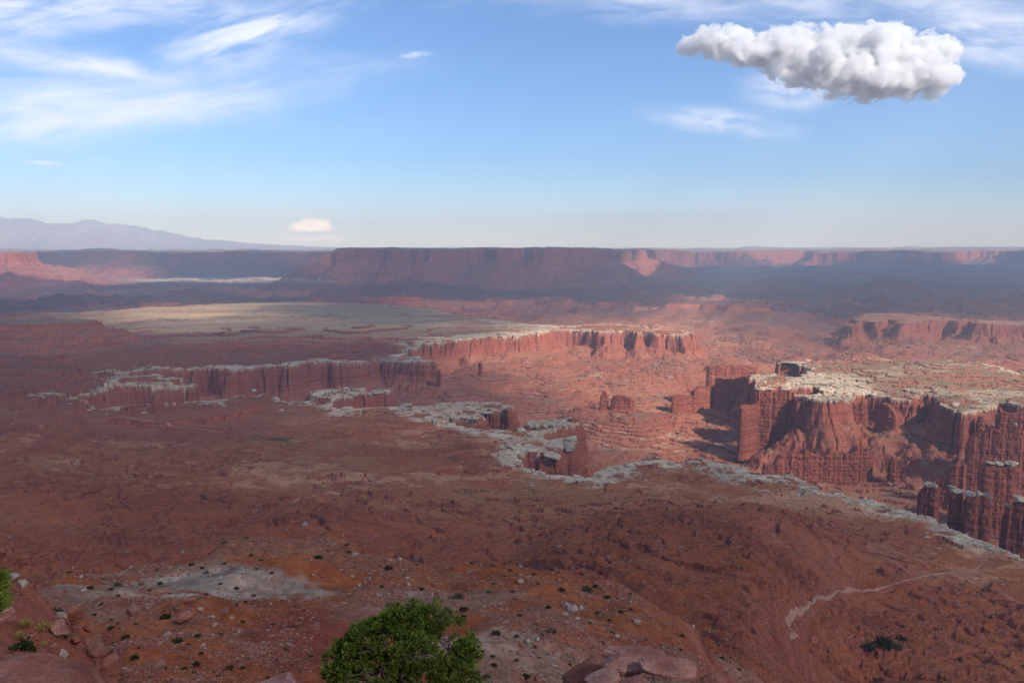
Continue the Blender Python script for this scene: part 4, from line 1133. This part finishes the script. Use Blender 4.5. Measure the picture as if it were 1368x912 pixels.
def avoid_tree(pool): return ~((np.abs(fpx[pool] - 540) < 115) & (fpy[pool] > 815))


protos_b = {}
def boulder(i_or_p, size, kind, label, seed, group=None, flat=1.0, tilt=0.0):
    p = np.array((fx[i_or_p], fy[i_or_p], fz_[i_or_p])) if np.isscalar(i_or_p) else i_or_p
    mat = {'red': M_RED, 'pale': M_PALE, 'brown': M_BRN}[kind]
    key = (seed % 12, kind)
    if key not in protos_b:
        V, F = HULLS[seed % 12]
        o = mesh_np('boulder', V, F, mat); protos_b[key] = o
    else:
        o = protos_b[key].copy(); col.objects.link(o)
    o.scale = (size, size, size * flat); o.rotation_euler = (tilt + rng.uniform(-.15, .15), rng.uniform(-.15, .15), rng.uniform(0, 6.28))
    o.location = p + (0, 0, size * flat * .28)
    return tag(o, label, 'boulder', group)


def at_px(px, py, y0=45.0):
    h = ray_hit(px, py, y0, 1500)
    h[2] = ground_z(h[0], h[1])
    return h


# stones that stand out
notable = [
    (408, 702, 4.5, 'pale', 'lone pale boulder on the crest of the orange ridge'), (425, 744, 4, 'brown', 'brown boulder below the ridge crest beside a dark shrub'),
    (247, 832, 14, 'red', 'tall leaning red slab with a pale streak among the talus'), (252, 806, 9, 'red', 'red block resting on the upper edge of the leaning slab'),
    (234, 815, 9, 'brown', 'brown block left of the leaning slab'), (282, 826, 5, 'pale', 'long pale stone right of the leaning slab'), (288, 836, 4.5, 'pale', 'second pale stone lying under the long pale stone'),
    (268, 815, 5, 'pale', 'pale stone above the long pale stone'), (300, 820, 8, 'brown', 'brown stone beyond the long pale stone'), (309, 826, 4.5, 'pale', 'pale wedge stone at the end of the row'),
    (223, 850, 6, 'pale', 'pale flat stone between two dark shrubs in the talus'), (200, 811, 8, 'brown', 'brown boulder at the lower edge of the grey shale'), (180, 820, 9, 'brown', 'wide brown boulder left of the leaning slab'),
    (113, 789, 5, 'pale', 'pale boulder on the grey shale tail at left'), (131, 792, 4, 'pale', 'pale flat boulder on the grey shale tail'), (208, 893, 10, 'brown', 'brown boulder low in the talus near the picture edge'),
    (272, 864, 4, 'pale', 'round pale cobble in the middle of the talus'), (349, 865, 3, 'pale', 'small white cobble on the red wash'), (757, 812, 6, 'pale', 'upper pale block of the pale rock cluster'),
    (765, 818, 6.5, 'pale', 'largest pale block of the pale rock cluster'), (770, 827, 5, 'pale', 'lower pale block of the pale rock cluster'), (755, 822, 5, 'pale', 'left pale block of the pale rock cluster'),
    (775, 814, 4.5, 'pale', 'right pale block of the pale rock cluster'), (718, 855, 5, 'pale', 'pale round boulder on the slope right of the tree'), (705, 858, 4, 'pale', 'small pale boulder left of the round one'),
    (735, 843, 6, 'brown', 'long brown boulder beside a shrub below the pale cluster'), (740, 890, 4.5, 'pale', 'pale cobble near the stacked slabs'), (535, 747, 4, 'pale', 'pale boulder on the skyline of the orange ridge'),
    (545, 783, 4, 'pale', 'round pale boulder on the middle of the orange ridge'), (610, 772, 5, 'brown', 'brown block in the small gap of the ridge'), (628, 768, 6, 'brown', 'wide brown block beside the gap of the ridge'),
    (696, 778, 5, 'pale', 'pale boulder on the ridge right of the gap'), (828, 800, 5, 'brown', 'brown boulder on the right end of the ridge'), (700, 790, 3.5, 'brown', 'small brown boulder under the pale ridge boulder'),
    (243, 738, 3.5, 'pale', 'pale stone on the slope left of the ridge'), (375, 722, 3.5, 'brown', 'brown stone on the left shoulder of the ridge'), (850, 832, 5, 'pale', 'pale slab stone on the grey slope behind the stacked slabs'),
]
for q, (px, py, sp, kd, lb) in enumerate(notable):
    p = at_px(px, py); used.append((px, py))
    boulder(p, sp * p[1] / FPX * 1.35, kd, lb, q * 5 + 2, 'boulders on the talus slopes', flat=1.9 if 'tall' in lb or 'largest' in lb else 1.0, tilt=.5 if 'leaning' in lb else 0)

cl = smp(TB, fx[cand], fy[cand], 260, .2, .4)
pool = cand[avoid_tree(cand)]
wb = lambda q: np.exp(1.1 * smp(TB, fx[q], fy[q], 170, .2, .4)) * (1 / nearY.ravel()[q]) ** .5
kinds = [('red', 'angular red boulder lying on the talus'), ('brown', 'dull brown boulder lying on the talus'), ('pale', 'small pale boulder lying on the talus')]


def where(i):
    a, c = fpx[i], fpy[i]
    if a < 440: return 'left of the green tree, below the grey shale' if c > 800 else ('on the grey shale left of the ridge' if c > 765 else 'on the upper ridge at left')
    if a < 660: return 'behind the green tree'
    return 'between the tree and the stacked slabs' if c > 800 else 'on the ridge right of the tree'


ids = pick(190, 9, pool, wb)
for q, i in enumerate(ids):
    kd, lb = kinds[[0, 1, 1, 0, 2, 1, 2][q % 7]]
    sp = rng.choice([1.8, 2.3, 3.0, 4.0, 5.2], p=[.28, .28, .22, .14, .08]) * (1.25 if fpy[i] > 820 else 1)
    boulder(i, sp * 1.3 * fy[i] / FPX, kd, lb + ' ' + where(i), int(rng.integers(0, 1000)), 'boulders on the talus slopes')

# loose small stones
shl = np.maximum(ell(fpx[pool], fpy[pool], 330, 783, 150, 20, 0 * pool), ell(fpx[pool], fpy[pool], 120, 790, 70, 12, 0 * pool))
ww = np.exp(.9 * smp(TC, fx[pool], fy[pool], 120, .6, .1)) * (1 - .93 * shl) / np.sqrt(fy[pool]); ww /= ww.sum()
ii = rng.choice(pool, 20000, p=ww)
jx = fx[ii] + rng.normal(0, .4, len(ii)) * fy[ii] / 90; jy = fy[ii] + rng.normal(0, .5, len(ii)) * fy[ii] / 90
pp = np.stack([jx, jy, ground_z(jx, jy)], -1)
sz = np.clip(rng.lognormal(math.log(1.25), .5, len(ii)), .5, 3.2) * jy / FPX
kk_ = rng.random(len(ii)); palew = kk_ < .10; redw = kk_ > .5
scatter_mesh('rubble', M_PALE, pp[palew], sz[palew] * .9, SIMPLE); scatter_mesh('rubble', M_RED, pp[redw], sz[redw], SIMPLE); scatter_mesh('rubble', M_BRN, pp[~palew & ~redw], sz[~palew & ~redw], SIMPLE)
# pale blocks broken along the rims, and ledge blocks on the red slopes
mv = (midM['s'] < -1) & (midM['s'] > -110) & (midY < 4300)
mi = np.nonzero(mv.ravel())[0]; mx_, my_, mz_ = midX.ravel(), midY.ravel(), midZ.ravel()
wgt = np.exp(-np.abs(midM['s'].ravel()[mi]) / 28) * np.exp(1.2 * smp(TC, mx_[mi], my_[mi], 300, .7, .2)); wgt /= wgt.sum()
ii = rng.choice(mi, 2600, p=wgt)
scatter_mesh('caprock_rubble', M_CAP, np.stack([mx_[ii], my_[ii], mz_[ii]], -1), rng.lognormal(math.log(2.6), .5, len(ii)) * np.clip(my_[ii] / 1600, .6, 2.0) * 1.15, HULLS[:6], flatten=.42)
mv = (midM['s'] > 20) & (midM['lw'] < .2) & (midY < 5000)
mi = np.nonzero(mv.ravel())[0]
wgt = np.exp(2.2 * smp(TC, mx_[mi], my_[mi], 260, .5, .9)); wgt /= wgt.sum()
ii = rng.choice(mi, 3500, p=wgt)
scatter_mesh('canyon_rubble', M_BRN, np.stack([mx_[ii], my_[ii], mz_[ii]], -1), rng.lognormal(math.log(2.8), .5, len(ii)) * np.clip(my_[ii] / 2400, .6, 2.0), HULLS[3:9], flatten=.8)
scatter_mesh('canyon_rubble', M_CAP, np.stack([mx_[ii[:260]] + 9, my_[ii[:260]], mz_[ii[:260]]], -1), rng.lognormal(math.log(2.4), .5, 260) * np.clip(my_[ii[:260]] / 2400, .6, 2.0), HULLS[3:9], flatten=.6)


# ---- leaf material and shrubs
def leaf_material(name, stops, sc):
    m = bpy.data.materials.new(name); m.use_nodes = True; t = m.node_tree; t.nodes.clear(); b = NT(t)
    P = b.n('ShaderNodeNewGeometry').outputs['Position']
    oi = b.n('ShaderNodeObjectInfo').outputs['Random']
    c_ = b.ramp(b.math('ADD', b.noise(P, sc, 3, .6), b.math('MULTIPLY', b.math('SUBTRACT', oi, .5), .12)), stops)
    d = b.n('ShaderNodeBsdfDiffuse'); b.put(d.inputs[0], c_)
    tl = b.n('ShaderNodeBsdfTranslucent'); b.put(tl.inputs[0], c_)
    x_ = b.n('ShaderNodeMixShader'); x_.inputs[0].default_value = .25; b.put(x_.inputs[1], d.outputs[0]); b.put(x_.inputs[2], tl.outputs[0])
    o = b.n('ShaderNodeOutputMaterial'); b.put(o.inputs[0], x_.outputs[0])
    return m


M_JUN = leaf_material('juniper_leaf', [(.3, (.085, .115, .020)), (.5, (.205, .25, .042)), (.68, (.36, .41, .08))], 5.0)
M_SHR = leaf_material('shrub_leaf', [(.3, (.035, .050, .020)), (.7, (.075, .095, .038))], 3.0)
M_SAGE = leaf_material('sage_leaf', [(.3, (.10, .11, .06)), (.7, (.17, .17, .10))], 3.0)
M_GRS = leaf_material('dry_grass', [(.3, (.36, .27, .07)), (.7, (.52, .41, .16))], 4.0)
M_BARK = stone_material('grey_juniper_bark', [(.3, (.13, .10, .085)), (.7, (.30, .27, .24))], 14.0, 0, .6, .01)


def leaf_cards(P, N, L, Wd, n_per, spread, r):
    """little leaf sprays: quads standing at P pointing along N"""
    k = len(P); P = np.repeat(P, n_per, 0); N = np.repeat(N, n_per, 0)
    d = N + r.normal(0, spread, P.shape); d /= np.linalg.norm(d, axis=1)[:, None]
    s_ = np.cross(d, r.normal(size=P.shape)); s_ /= np.linalg.norm(s_, axis=1)[:, None] + 1e-9
    l = L * r.uniform(.6, 1.3, (len(P), 1)); w_ = Wd * r.uniform(.6, 1.3, (len(P), 1))
    a = P - d * l * .3; e = P + d * l * .7; mth = P + d * l * .25
    V = np.stack([a, mth + s_ * w_, e, mth - s_ * w_], 1).reshape(-1, 3)
    return V, np.arange(len(V)).reshape(-1, 4)


def shrub_proto(seed, upright=0.5):
    r = np.random.default_rng(seed); n = 70
    d = r.normal(size=(n, 3)); d[:, 2] = np.abs(d[:, 2]); d /= np.linalg.norm(d, axis=1)[:, None]
    P = d * (1, .9, .75) * r.uniform(.55, 1, (n, 1)) * (1 + .2 * r.normal(size=(n, 1))); P[:, 2] += .05
    N = d + (0, 0, upright)
    return leaf_cards(P, N, .42, .13, 4, .5, r)


SH = {}
def shrub(p, size, kind, label, seed, group='dark shrubs dotted over the talus'):
    key = (kind, seed % 4)
    if key not in SH:
        V, F = shrub_proto(seed % 4 + 20, 1.6 if kind == 'grass' else .5)
        SH[key] = mesh_np({'grass': 'grass_tuft'}.get(kind, 'shrub'), V, F, {'dark': M_SHR, 'sage': M_SAGE, 'grass': M_GRS}[kind])
        o = SH[key]
    else:
        o = SH[key].copy(); col.objects.link(o)
    o.location = p; o.scale = (size, size, size * rng.uniform(.75, 1.05)); o.rotation_euler = (0, 0, rng.uniform(0, 6.28))
    return tag(o, label, 'grass tuft' if kind == 'grass' else 'shrub', group)


for q, (px, py, sp, kd, lb) in enumerate([
    (425, 746, 6.5, 'dark', 'dark round shrub on the face of the orange ridge'), (519, 760, 6, 'dark', 'dark shrub on the ridge above the tree crown'), (614, 797, 5, 'dark', 'dark shrub right above the tree top'),
    (562, 788, 4.5, 'dark', 'dark shrub beside the round pale boulder'), (612, 798, 7, 'sage', 'grey-green shrub beside the dark one above the tree'), (619, 815, 6, 'dark', 'upper shrub of a close pair right of the tree top'),
    (619, 825, 5.5, 'dark', 'lower shrub of a close pair right of the tree top'), (663, 847, 6, 'dark', 'dark shrub on bare red soil right of the tree'), (690, 851, 4, 'sage', 'grey shrub between small pale boulders'),
    (750, 790, 5.5, 'dark', 'dark shrub on the ridge left of the pale cluster'), (784, 790, 8, 'sage', 'wide grey-green shrub on the ridge right of the gap'), (811, 800, 5, 'dark', 'dark shrub near the right end of the ridge'),
    (738, 844, 6, 'sage', 'grey shrub touching the long brown boulder'), (702, 905, 6, 'dark', 'dark shrub low beside the stacked slabs'), (660, 890, 5, 'dark', 'dark shrub on pale soil right of the tree'), (650, 905, 5, 'sage', 'grey shrub close to the tree at the picture edge'),
    (168, 853, 6.5, 'dark', 'round dark green shrub at the left of the talus'), (222, 826, 7, 'dark', 'dark shrub left of the leaning slab'), (237, 858, 8, 'dark', 'wide dark shrub under the leaning slab'),
    (180, 880, 6, 'dark', 'dark shrub low on the left talus'), (262, 888, 6, 'dark', 'dark shrub in the lower middle talus'), (307, 893, 6, 'dark', 'dark shrub beside the sloping pink slab'), (264, 850, 5, 'dark', 'dark shrub right of the leaning slab foot'),
    (295, 848, 4.5, 'sage', 'grey shrub below the pale stones'), (148, 840, 5, 'dark', 'dark shrub just beyond the left outcrop'), (150, 872, 4.5, 'dark', 'dark shrub below the outcrop edge'), (158, 783, 6, 'sage', 'grey shrub on the shale tail'), (120, 787, 5, 'dark', 'dark shrub by the pale boulder on the shale tail'),
    (1180, 862, 12, 'dark', 'dark green thicket in the hollow below the bench at lower right'), (1160, 868, 9, 'dark', 'dark thicket left end of the hollow at lower right'), (1205, 856, 8, 'dark', 'dark thicket right end of the hollow at lower right'), (1195, 866, 9, 'sage', 'grey-green thicket in the hollow at lower right'),
]):
    p = at_px(px, py); used.append((px, py))
    shrub(p, sp * p[1] / FPX * 1.05, kd, lb, q)
ids = pick(110, 12, pool)
for q, i in enumerate(ids):
    kd = ['dark', 'sage', 'dark'][q % 3]
    sp = rng.uniform(2.2, 4.4)
    shrub(np.array((fx[i], fy[i], fz_[i])), sp * fy[i] / FPX, kd, {'dark': 'small dark green shrub', 'sage': 'small grey-green shrub'}[kd] + ' ' + where(i), q)
# gravel on the left shoulder
sc_ = np.nonzero((vis & inframe & (nearY > 9) & (nearY < 30) & (NPX < 210)).ravel())[0]
ii = rng.choice(sc_, 1500)
scatter_mesh('shoulder_gravel', M_RED, np.stack([fx[ii], fy[ii], fz_[ii]], -1), np.clip(rng.lognormal(math.log(1.2), .5, len(ii)), .5, 3.5) * fy[ii] / FPX, SIMPLE)
# scrub dotting the red slopes and the bench
mi = np.nonzero((vis & (nearY > 330) & inframe).ravel())[0]
w1 = np.exp(.7 * smp(TB, fx[mi], fy[mi], 420, .15, .35)); w1 /= w1.sum()
i1 = rng.choice(mi, 3500, p=w1); i2 = np.nonzero((midM['onbench'].ravel() > .5) & (midM['s'].ravel() < -8) & (midY.ravel() < 2400))[0]
w2 = np.exp(1.8 * smp(TB, mx_[i2], my_[i2], 700, .15, .35)); w2 /= w2.sum(); i2 = rng.choice(i2, 6000, p=w2)
P_ = np.concatenate([np.stack([fx[i1], fy[i1], fz_[i1]], -1), np.stack([mx_[i2], my_[i2], mz_[i2]], -1)])
scatter_mesh('scrub', M_SHR, P_, rng.uniform(.35, 1.0, len(P_)) * np.clip(P_[:, 1] / 1000, .6, 1.6), SIMPLE)
i4 = np.nonzero(((midM['s'] < -10) & (midY > 1950) & (midY < 3700) & (midX > 700)).ravel())[0]
w4 = np.exp(1.6 * smp(TB, mx_[i4], my_[i4], 420, .35, .15)) * np.exp(-np.abs(midM['s'].ravel()[i4]) / 400); w4 /= w4.sum(); i4 = rng.choice(i4, 1500, p=w4)
scatter_mesh('scrub', M_SHR, np.stack([mx_[i4], my_[i4], mz_[i4]], -1), rng.uniform(1.0, 2.6, len(i4)), SIMPLE)
i3 = rng.choice(mi, 5000)
scatter_mesh('slope_stones', M_BRN, np.stack([fx[i3], fy[i3], fz_[i3]], -1), rng.lognormal(math.log(.7), .5, 5000) * np.clip(fy[i3] / 700, .6, 1.5), SIMPLE)

# ------------------------------------------------------------------ the viewer's ledge: slabs, outcrop stones, juniper
def px_rock(name, px, py, Y, wpx, hpx, depth, mat, seed, label, rot=(0, 0, 0), power=3.0, amp=.10, strata=6.0, sub=5, cuts=0, cat='rock', group=None):
    p = np.array(unY(px, py, Y)); s_ = (Y * math.cos(PITCH) - p[2] * math.sin(PITCH)) / FPX
    v, f = rock_verts(sub, (wpx * s_ / 2, depth / 2, hpx * s_ / 2), power, amp, 1.3, seed, strata, cuts)
    o = mesh_np(name, v, f, mat, None, True); o.location = p; o.rotation_euler = rot
    return tag(o, label, cat, group)


GS = 'slabs stacked on the ledge'
px_rock('sandstone_slab', 790, 897, 6.75, 96, 26, .40, M_RED, 31, 'big red rounded block under the left end of the slab stack', (.1, -.16, .25), 3.2, .08, 4, cuts=7, group=GS)
px_rock('sandstone_slab', 856, 874, 6.85, 96, 13, .26, M_PINK, 32, 'topmost long pale pink slab of the stack', (-.08, .05, .08), 4.2, .07, 4, cuts=8, group=GS)
px_rock('sandstone_slab', 833, 888, 6.4, 74, 19, .26, M_PINK, 33, 'thick banded slab at the centre of the stack', (-.05, .12, -.15), 3.4, .08, 9, cuts=7, group=GS)
px_rock('sandstone_slab', 896, 893, 6.25, 86, 18, .30, M_PINK, 34, 'smooth slab slanting down on the right of the stack', (.0, .20, .10), 4.4, .06, 4, cuts=8, group=GS)
px_rock('sandstone_slab', 947, 918, 6.3, 58, 30, .40, M_RED, 35, 'red block at the right foot of the stack', (.0, .25, -.1), 3.4, .08, 4, cuts=8, group=GS)
px_rock('sandstone_slab', 850, 916, 5.9, 46, 12, .24, M_PINK, 36, 'small pointed slab in front under the dark gap of the stack', (.0, -.12, .2), 2.8, .08, 5, cuts=7, group=GS)
px_rock('sandstone_slab', 805, 905, 6.1, 46, 9, .24, M_PINK, 37, 'thin slab wedged left of the dark gap in the stack', (.0, -.12, .3), 3.0, .08, 5, cuts=6, group=GS)
px_rock('ledge_rock', 862, 1035, 6.7, 250, 130, 1.2, M_RED, 38, 'broad red ledge carrying the stacked slabs', (0, 0, .1), 4, .08, 5)
px_rock('sandstone_slab', 352, 944, 8.6, 120, 62, 1.4, M_PINK, 39, 'sloping pink slab at the bottom left of the tree', (.0, -.28, .35), 3.4, .07, 5, cuts=8)
px_rock('sandstone_slab', 14, 978, 5.0, 262, 130, 1.3, M_RED, 40, 'huge smooth rounded pink rock filling the bottom left corner', (.0, .16, -.1), 2.6, .05, 3)
# stones and tufts on the left shoulder
for q, (px, py, Y, wp, hp, mt, lb) in enumerate([
    (2, 750, 27, 48, 54, M_RED, 'large orange-red boulder at the left frame edge on the shoulder top'), (24, 744, 27.5, 26, 22, M_RED, 'small red boulder on the skyline of the left shoulder'),
    (13, 770, 25, 22, 11, M_PALE, 'left one of two pale rounded stones on the shoulder'), (31, 779, 24.5, 19, 12, M_PALE, 'right one of two pale rounded stones on the shoulder'), (9, 778, 25, 9, 4, M_PALE, 'flat pale chip under the pair of pale stones'),
    (6, 830, 21, 34, 52, M_PINK, 'tall pinkish stone against the left frame edge'), (80, 822, 25, 14, 7, M_PALE, 'small white stone by a shrub on the shoulder'), (78, 842, 22, 34, 26, M_PINK, 'flat-topped pink slab in the middle of the shoulder'),
    (128, 860, 24, 28, 32, M_BRN, 'rounded brown boulder near the shoulder edge'), (101, 854, 23, 15, 14, M_RED, 'red boulder left of the rounded brown one'), (84, 872, 19, 14, 14, M_PALE, 'pale pointed stone above the huge pink rock'),
    (72, 861, 20, 12, 8, M_PINK, 'small pink stone above the huge pink rock'), (147, 895, 21, 42, 46, M_RED, 'red block with a dark shaded face at the foot of the shoulder'), (112, 893, 14, 12, 6, M_PALE, 'thin pale chip beside the huge pink rock'),
    (102, 822, 27, 26, 28, M_RED, 'red step of rock on the shoulder edge'), (118, 838, 26.5, 16, 14, M_RED, 'lower red step of rock on the shoulder edge'), (40, 850, 18, 10, 6, M_BRN, 'brown chip behind the yellow tufts'), (139, 872, 23, 14, 10, M_RED, 'red stone between the brown boulder and the dark block'),
]):
    px_rock('boulder', px, py, Y, wp, hp, wp * Y / FPX * .9, mt, 60 + q, lb, (rng.uniform(-.2, .2), rng.uniform(-.15, .15), rng.uniform(-.5, .5)), 4.5, .05, 3, 4, 13, 'boulder', 'stones on the left shoulder')


def shoulder(px, py, y0=8.0):
    d = dir_of(px, py); Ys = np.linspace(y0, 31, 900); k = Ys / d[1]; h = ground_z(d[0] * k, Ys); i = np.nonzero(d[2] * k <= h)[0]
    i = i[0] if len(i) else -1
    return np.array((d[0] * k[i], Ys[i], h[i]))


for q, (px, py, sp, kd, lb) in enumerate([(33, 836, 10, 'grass', 'yellow tuft left of the flat-topped slab'), (57, 841, 11, 'grass', 'larger yellow tuft beside the flat-topped slab'), (24, 850, 9, 'grass', 'dull yellow tuft nearest the dark shrub'), (58, 862, 6, 'grass', 'small brownish tuft below the flat-topped slab'),
                                           (30, 868, 15, 'dark', 'dark green shrub above the huge pink rock'), (75, 820, 9, 'sage', 'grey-green shrub on the bare red shoulder'), (42, 870, 8, 'dark', 'dark shrub just right of the bigger one above the pink rock'), (88, 852, 8, 'sage', 'dull shrub among the shoulder stones')]):
    p = shoulder(px, py); shrub(p, sp * p[1] / FPX, kd, lb, q + 1, 'tufts and shrubs on the left shoulder')


def tube(path, r0, r1, n=7):
    path = np.array(path, float); k = len(path); V = []
    for i, p in enumerate(path):
        t = path[min(i + 1, k - 1)] - path[max(i - 1, 0)]; t /= np.linalg.norm(t) + 1e-9
        a = np.cross(t, (0.3, .9, .2)); a /= np.linalg.norm(a); c = np.cross(t, a)
        r = r0 + (r1 - r0) * i / (k - 1)
        for j in range(n):
            g = 2 * math.pi * j / n; V.append(p + (a * math.cos(g) + c * math.sin(g)) * r * (1 + .18 * math.sin(3 * g + i)))
    return np.array(V), grid_faces(k, n, True)


def wiggle(a, b_, k, amp, r):
    t = np.linspace(0, 1, k)[:, None]; a, b_ = np.array(a), np.array(b_)
    return a + (b_ - a) * t + r.normal(0, amp, (k, 3)) * np.sin(t * math.pi) + np.array((0, 0, .12)) * np.linalg.norm(b_ - a) * np.sin(t * math.pi)


def juniper(loc, lobes, label, seed, n_leaf=1.0):
    """lobes: centre (relative to the foot) and radii of the leaf masses"""
    r = np.random.default_rng(seed); root = empty('juniper_tree', loc)
    tag(root, label, 'tree')
    tv, tf = tube(wiggle((0, 0, -.15), (.12, .05, 1.5), 9, .07, r), .17, .09, 9)
    tk = mesh_np('trunk', tv, tf, M_BARK, root, True)
    LV, LF, o_ = [], [], 0
    for li, (c, rad, dens) in enumerate(lobes):
        c = np.array(c); rad = np.array(rad)
        bv, bf = tube(wiggle((.05, .02, .7 + .5 * r.random()), c, 8, .06, r), .055, .016, 6)
        br = mesh_np('branch', bv, bf, M_BARK, root, True)
        tv_, tf_, to = [], [], 0
        for _ in range(16):
            d = r.normal(size=3); d[2] = abs(d[2]) * .7; d /= np.linalg.norm(d)
            a, b2 = tube(wiggle(c + d * rad * .1, c + d * rad * r.uniform(.75, 1.03), 5, .05, r), .013, .005, 4)
            tv_.append(a); tf_.append(b2 + to); to += len(a)
        mesh_np('twigs', np.concatenate(tv_), np.concatenate(tf_), M_BARK, br, True)
        nc = int(34 * dens)
        d = r.normal(size=(nc, 3)); d[:, 2] = np.where(d[:, 2] < -.35, -d[:, 2], d[:, 2]); d /= np.linalg.norm(d, axis=1)[:, None]
        cc = c + d * rad * r.uniform(.62, 1.02, (nc, 1))
        for p, dd in zip(cc, d):
            k = int(34 * n_leaf); R_ = r.uniform(.09, .17)
            e = r.normal(size=(k, 3)); e /= np.linalg.norm(e, axis=1)[:, None]
            P = p + e * R_ * (1, 1, .8) * r.uniform(.5, 1, (k, 1))
            V, F = leaf_cards(P, e * .6 + dd * .5 + (0, 0, .45), .075, .016, 4, .42, r)
            LV.append(V); LF.append(F + o_); o_ += len(V)
    mesh_np('foliage', np.concatenate(LV), np.concatenate(LF), M_JUN, root)
    return root


TY = 15.0
foot = np.array(unY(556, 955, TY)); foot[2] = float(ground_z(foot[0], foot[1])) - .02
fs = (TY * math.cos(PITCH) + 8 * math.sin(PITCH)) / FPX
lob = []
for px, py, rx, rz_, dy, dn in [(505, 872, 58, 42, -.15, 1.3), (462, 884, 34, 30, .0, 1.0), (545, 850, 50, 36, .25, 1.2), (580, 838, 44, 32, .35, .6), (602, 868, 40, 36, .5, .22), (622, 884, 26, 30, .1, .9),
                                (556, 884, 40, 34, -.65, 1.2), (505, 912, 60, 34, -.75, 1.3), (612, 910, 36, 28, -.45, 1.0), (455, 905, 28, 24, -.3, .9), (570, 925, 60, 30, -.6, 1.0), (530, 828, 26, 18, .3, .7), (565, 820, 34, 16, .4, .7), (485, 850, 24, 22, .2, .7)]:
    c = np.array(unY(px, py, TY + dy)) - foot
    lob.append((c * np.array((.95, .95, 1.0)), (rx * fs * .95, rx * fs * .82, rz_ * fs * .97), dn))
juniper(foot, lob, 'dense round green juniper growing up from the cliff ledge at the bottom centre', 5)
f2 = np.array(unY(-40, 850, 11.0)); f2[2] = float(ground_z(f2[0], f2[1])) - .02
lob = [(np.array(unY(px, py, 11.0 + dy)) - f2, (rx * .0108, rx * .0098, rz_ * .0108), dn) for px, py, rx, rz_, dy, dn in [(-14, 786, 20, 20, 0, .9), (-26, 800, 22, 20, .2, .8), (-12, 805, 16, 12, -.1, .7), (-50, 790, 30, 30, .1, .8)]]
juniper(f2, lob, 'sliver of a green juniper cut off by the left frame edge above the pink rock', 9)
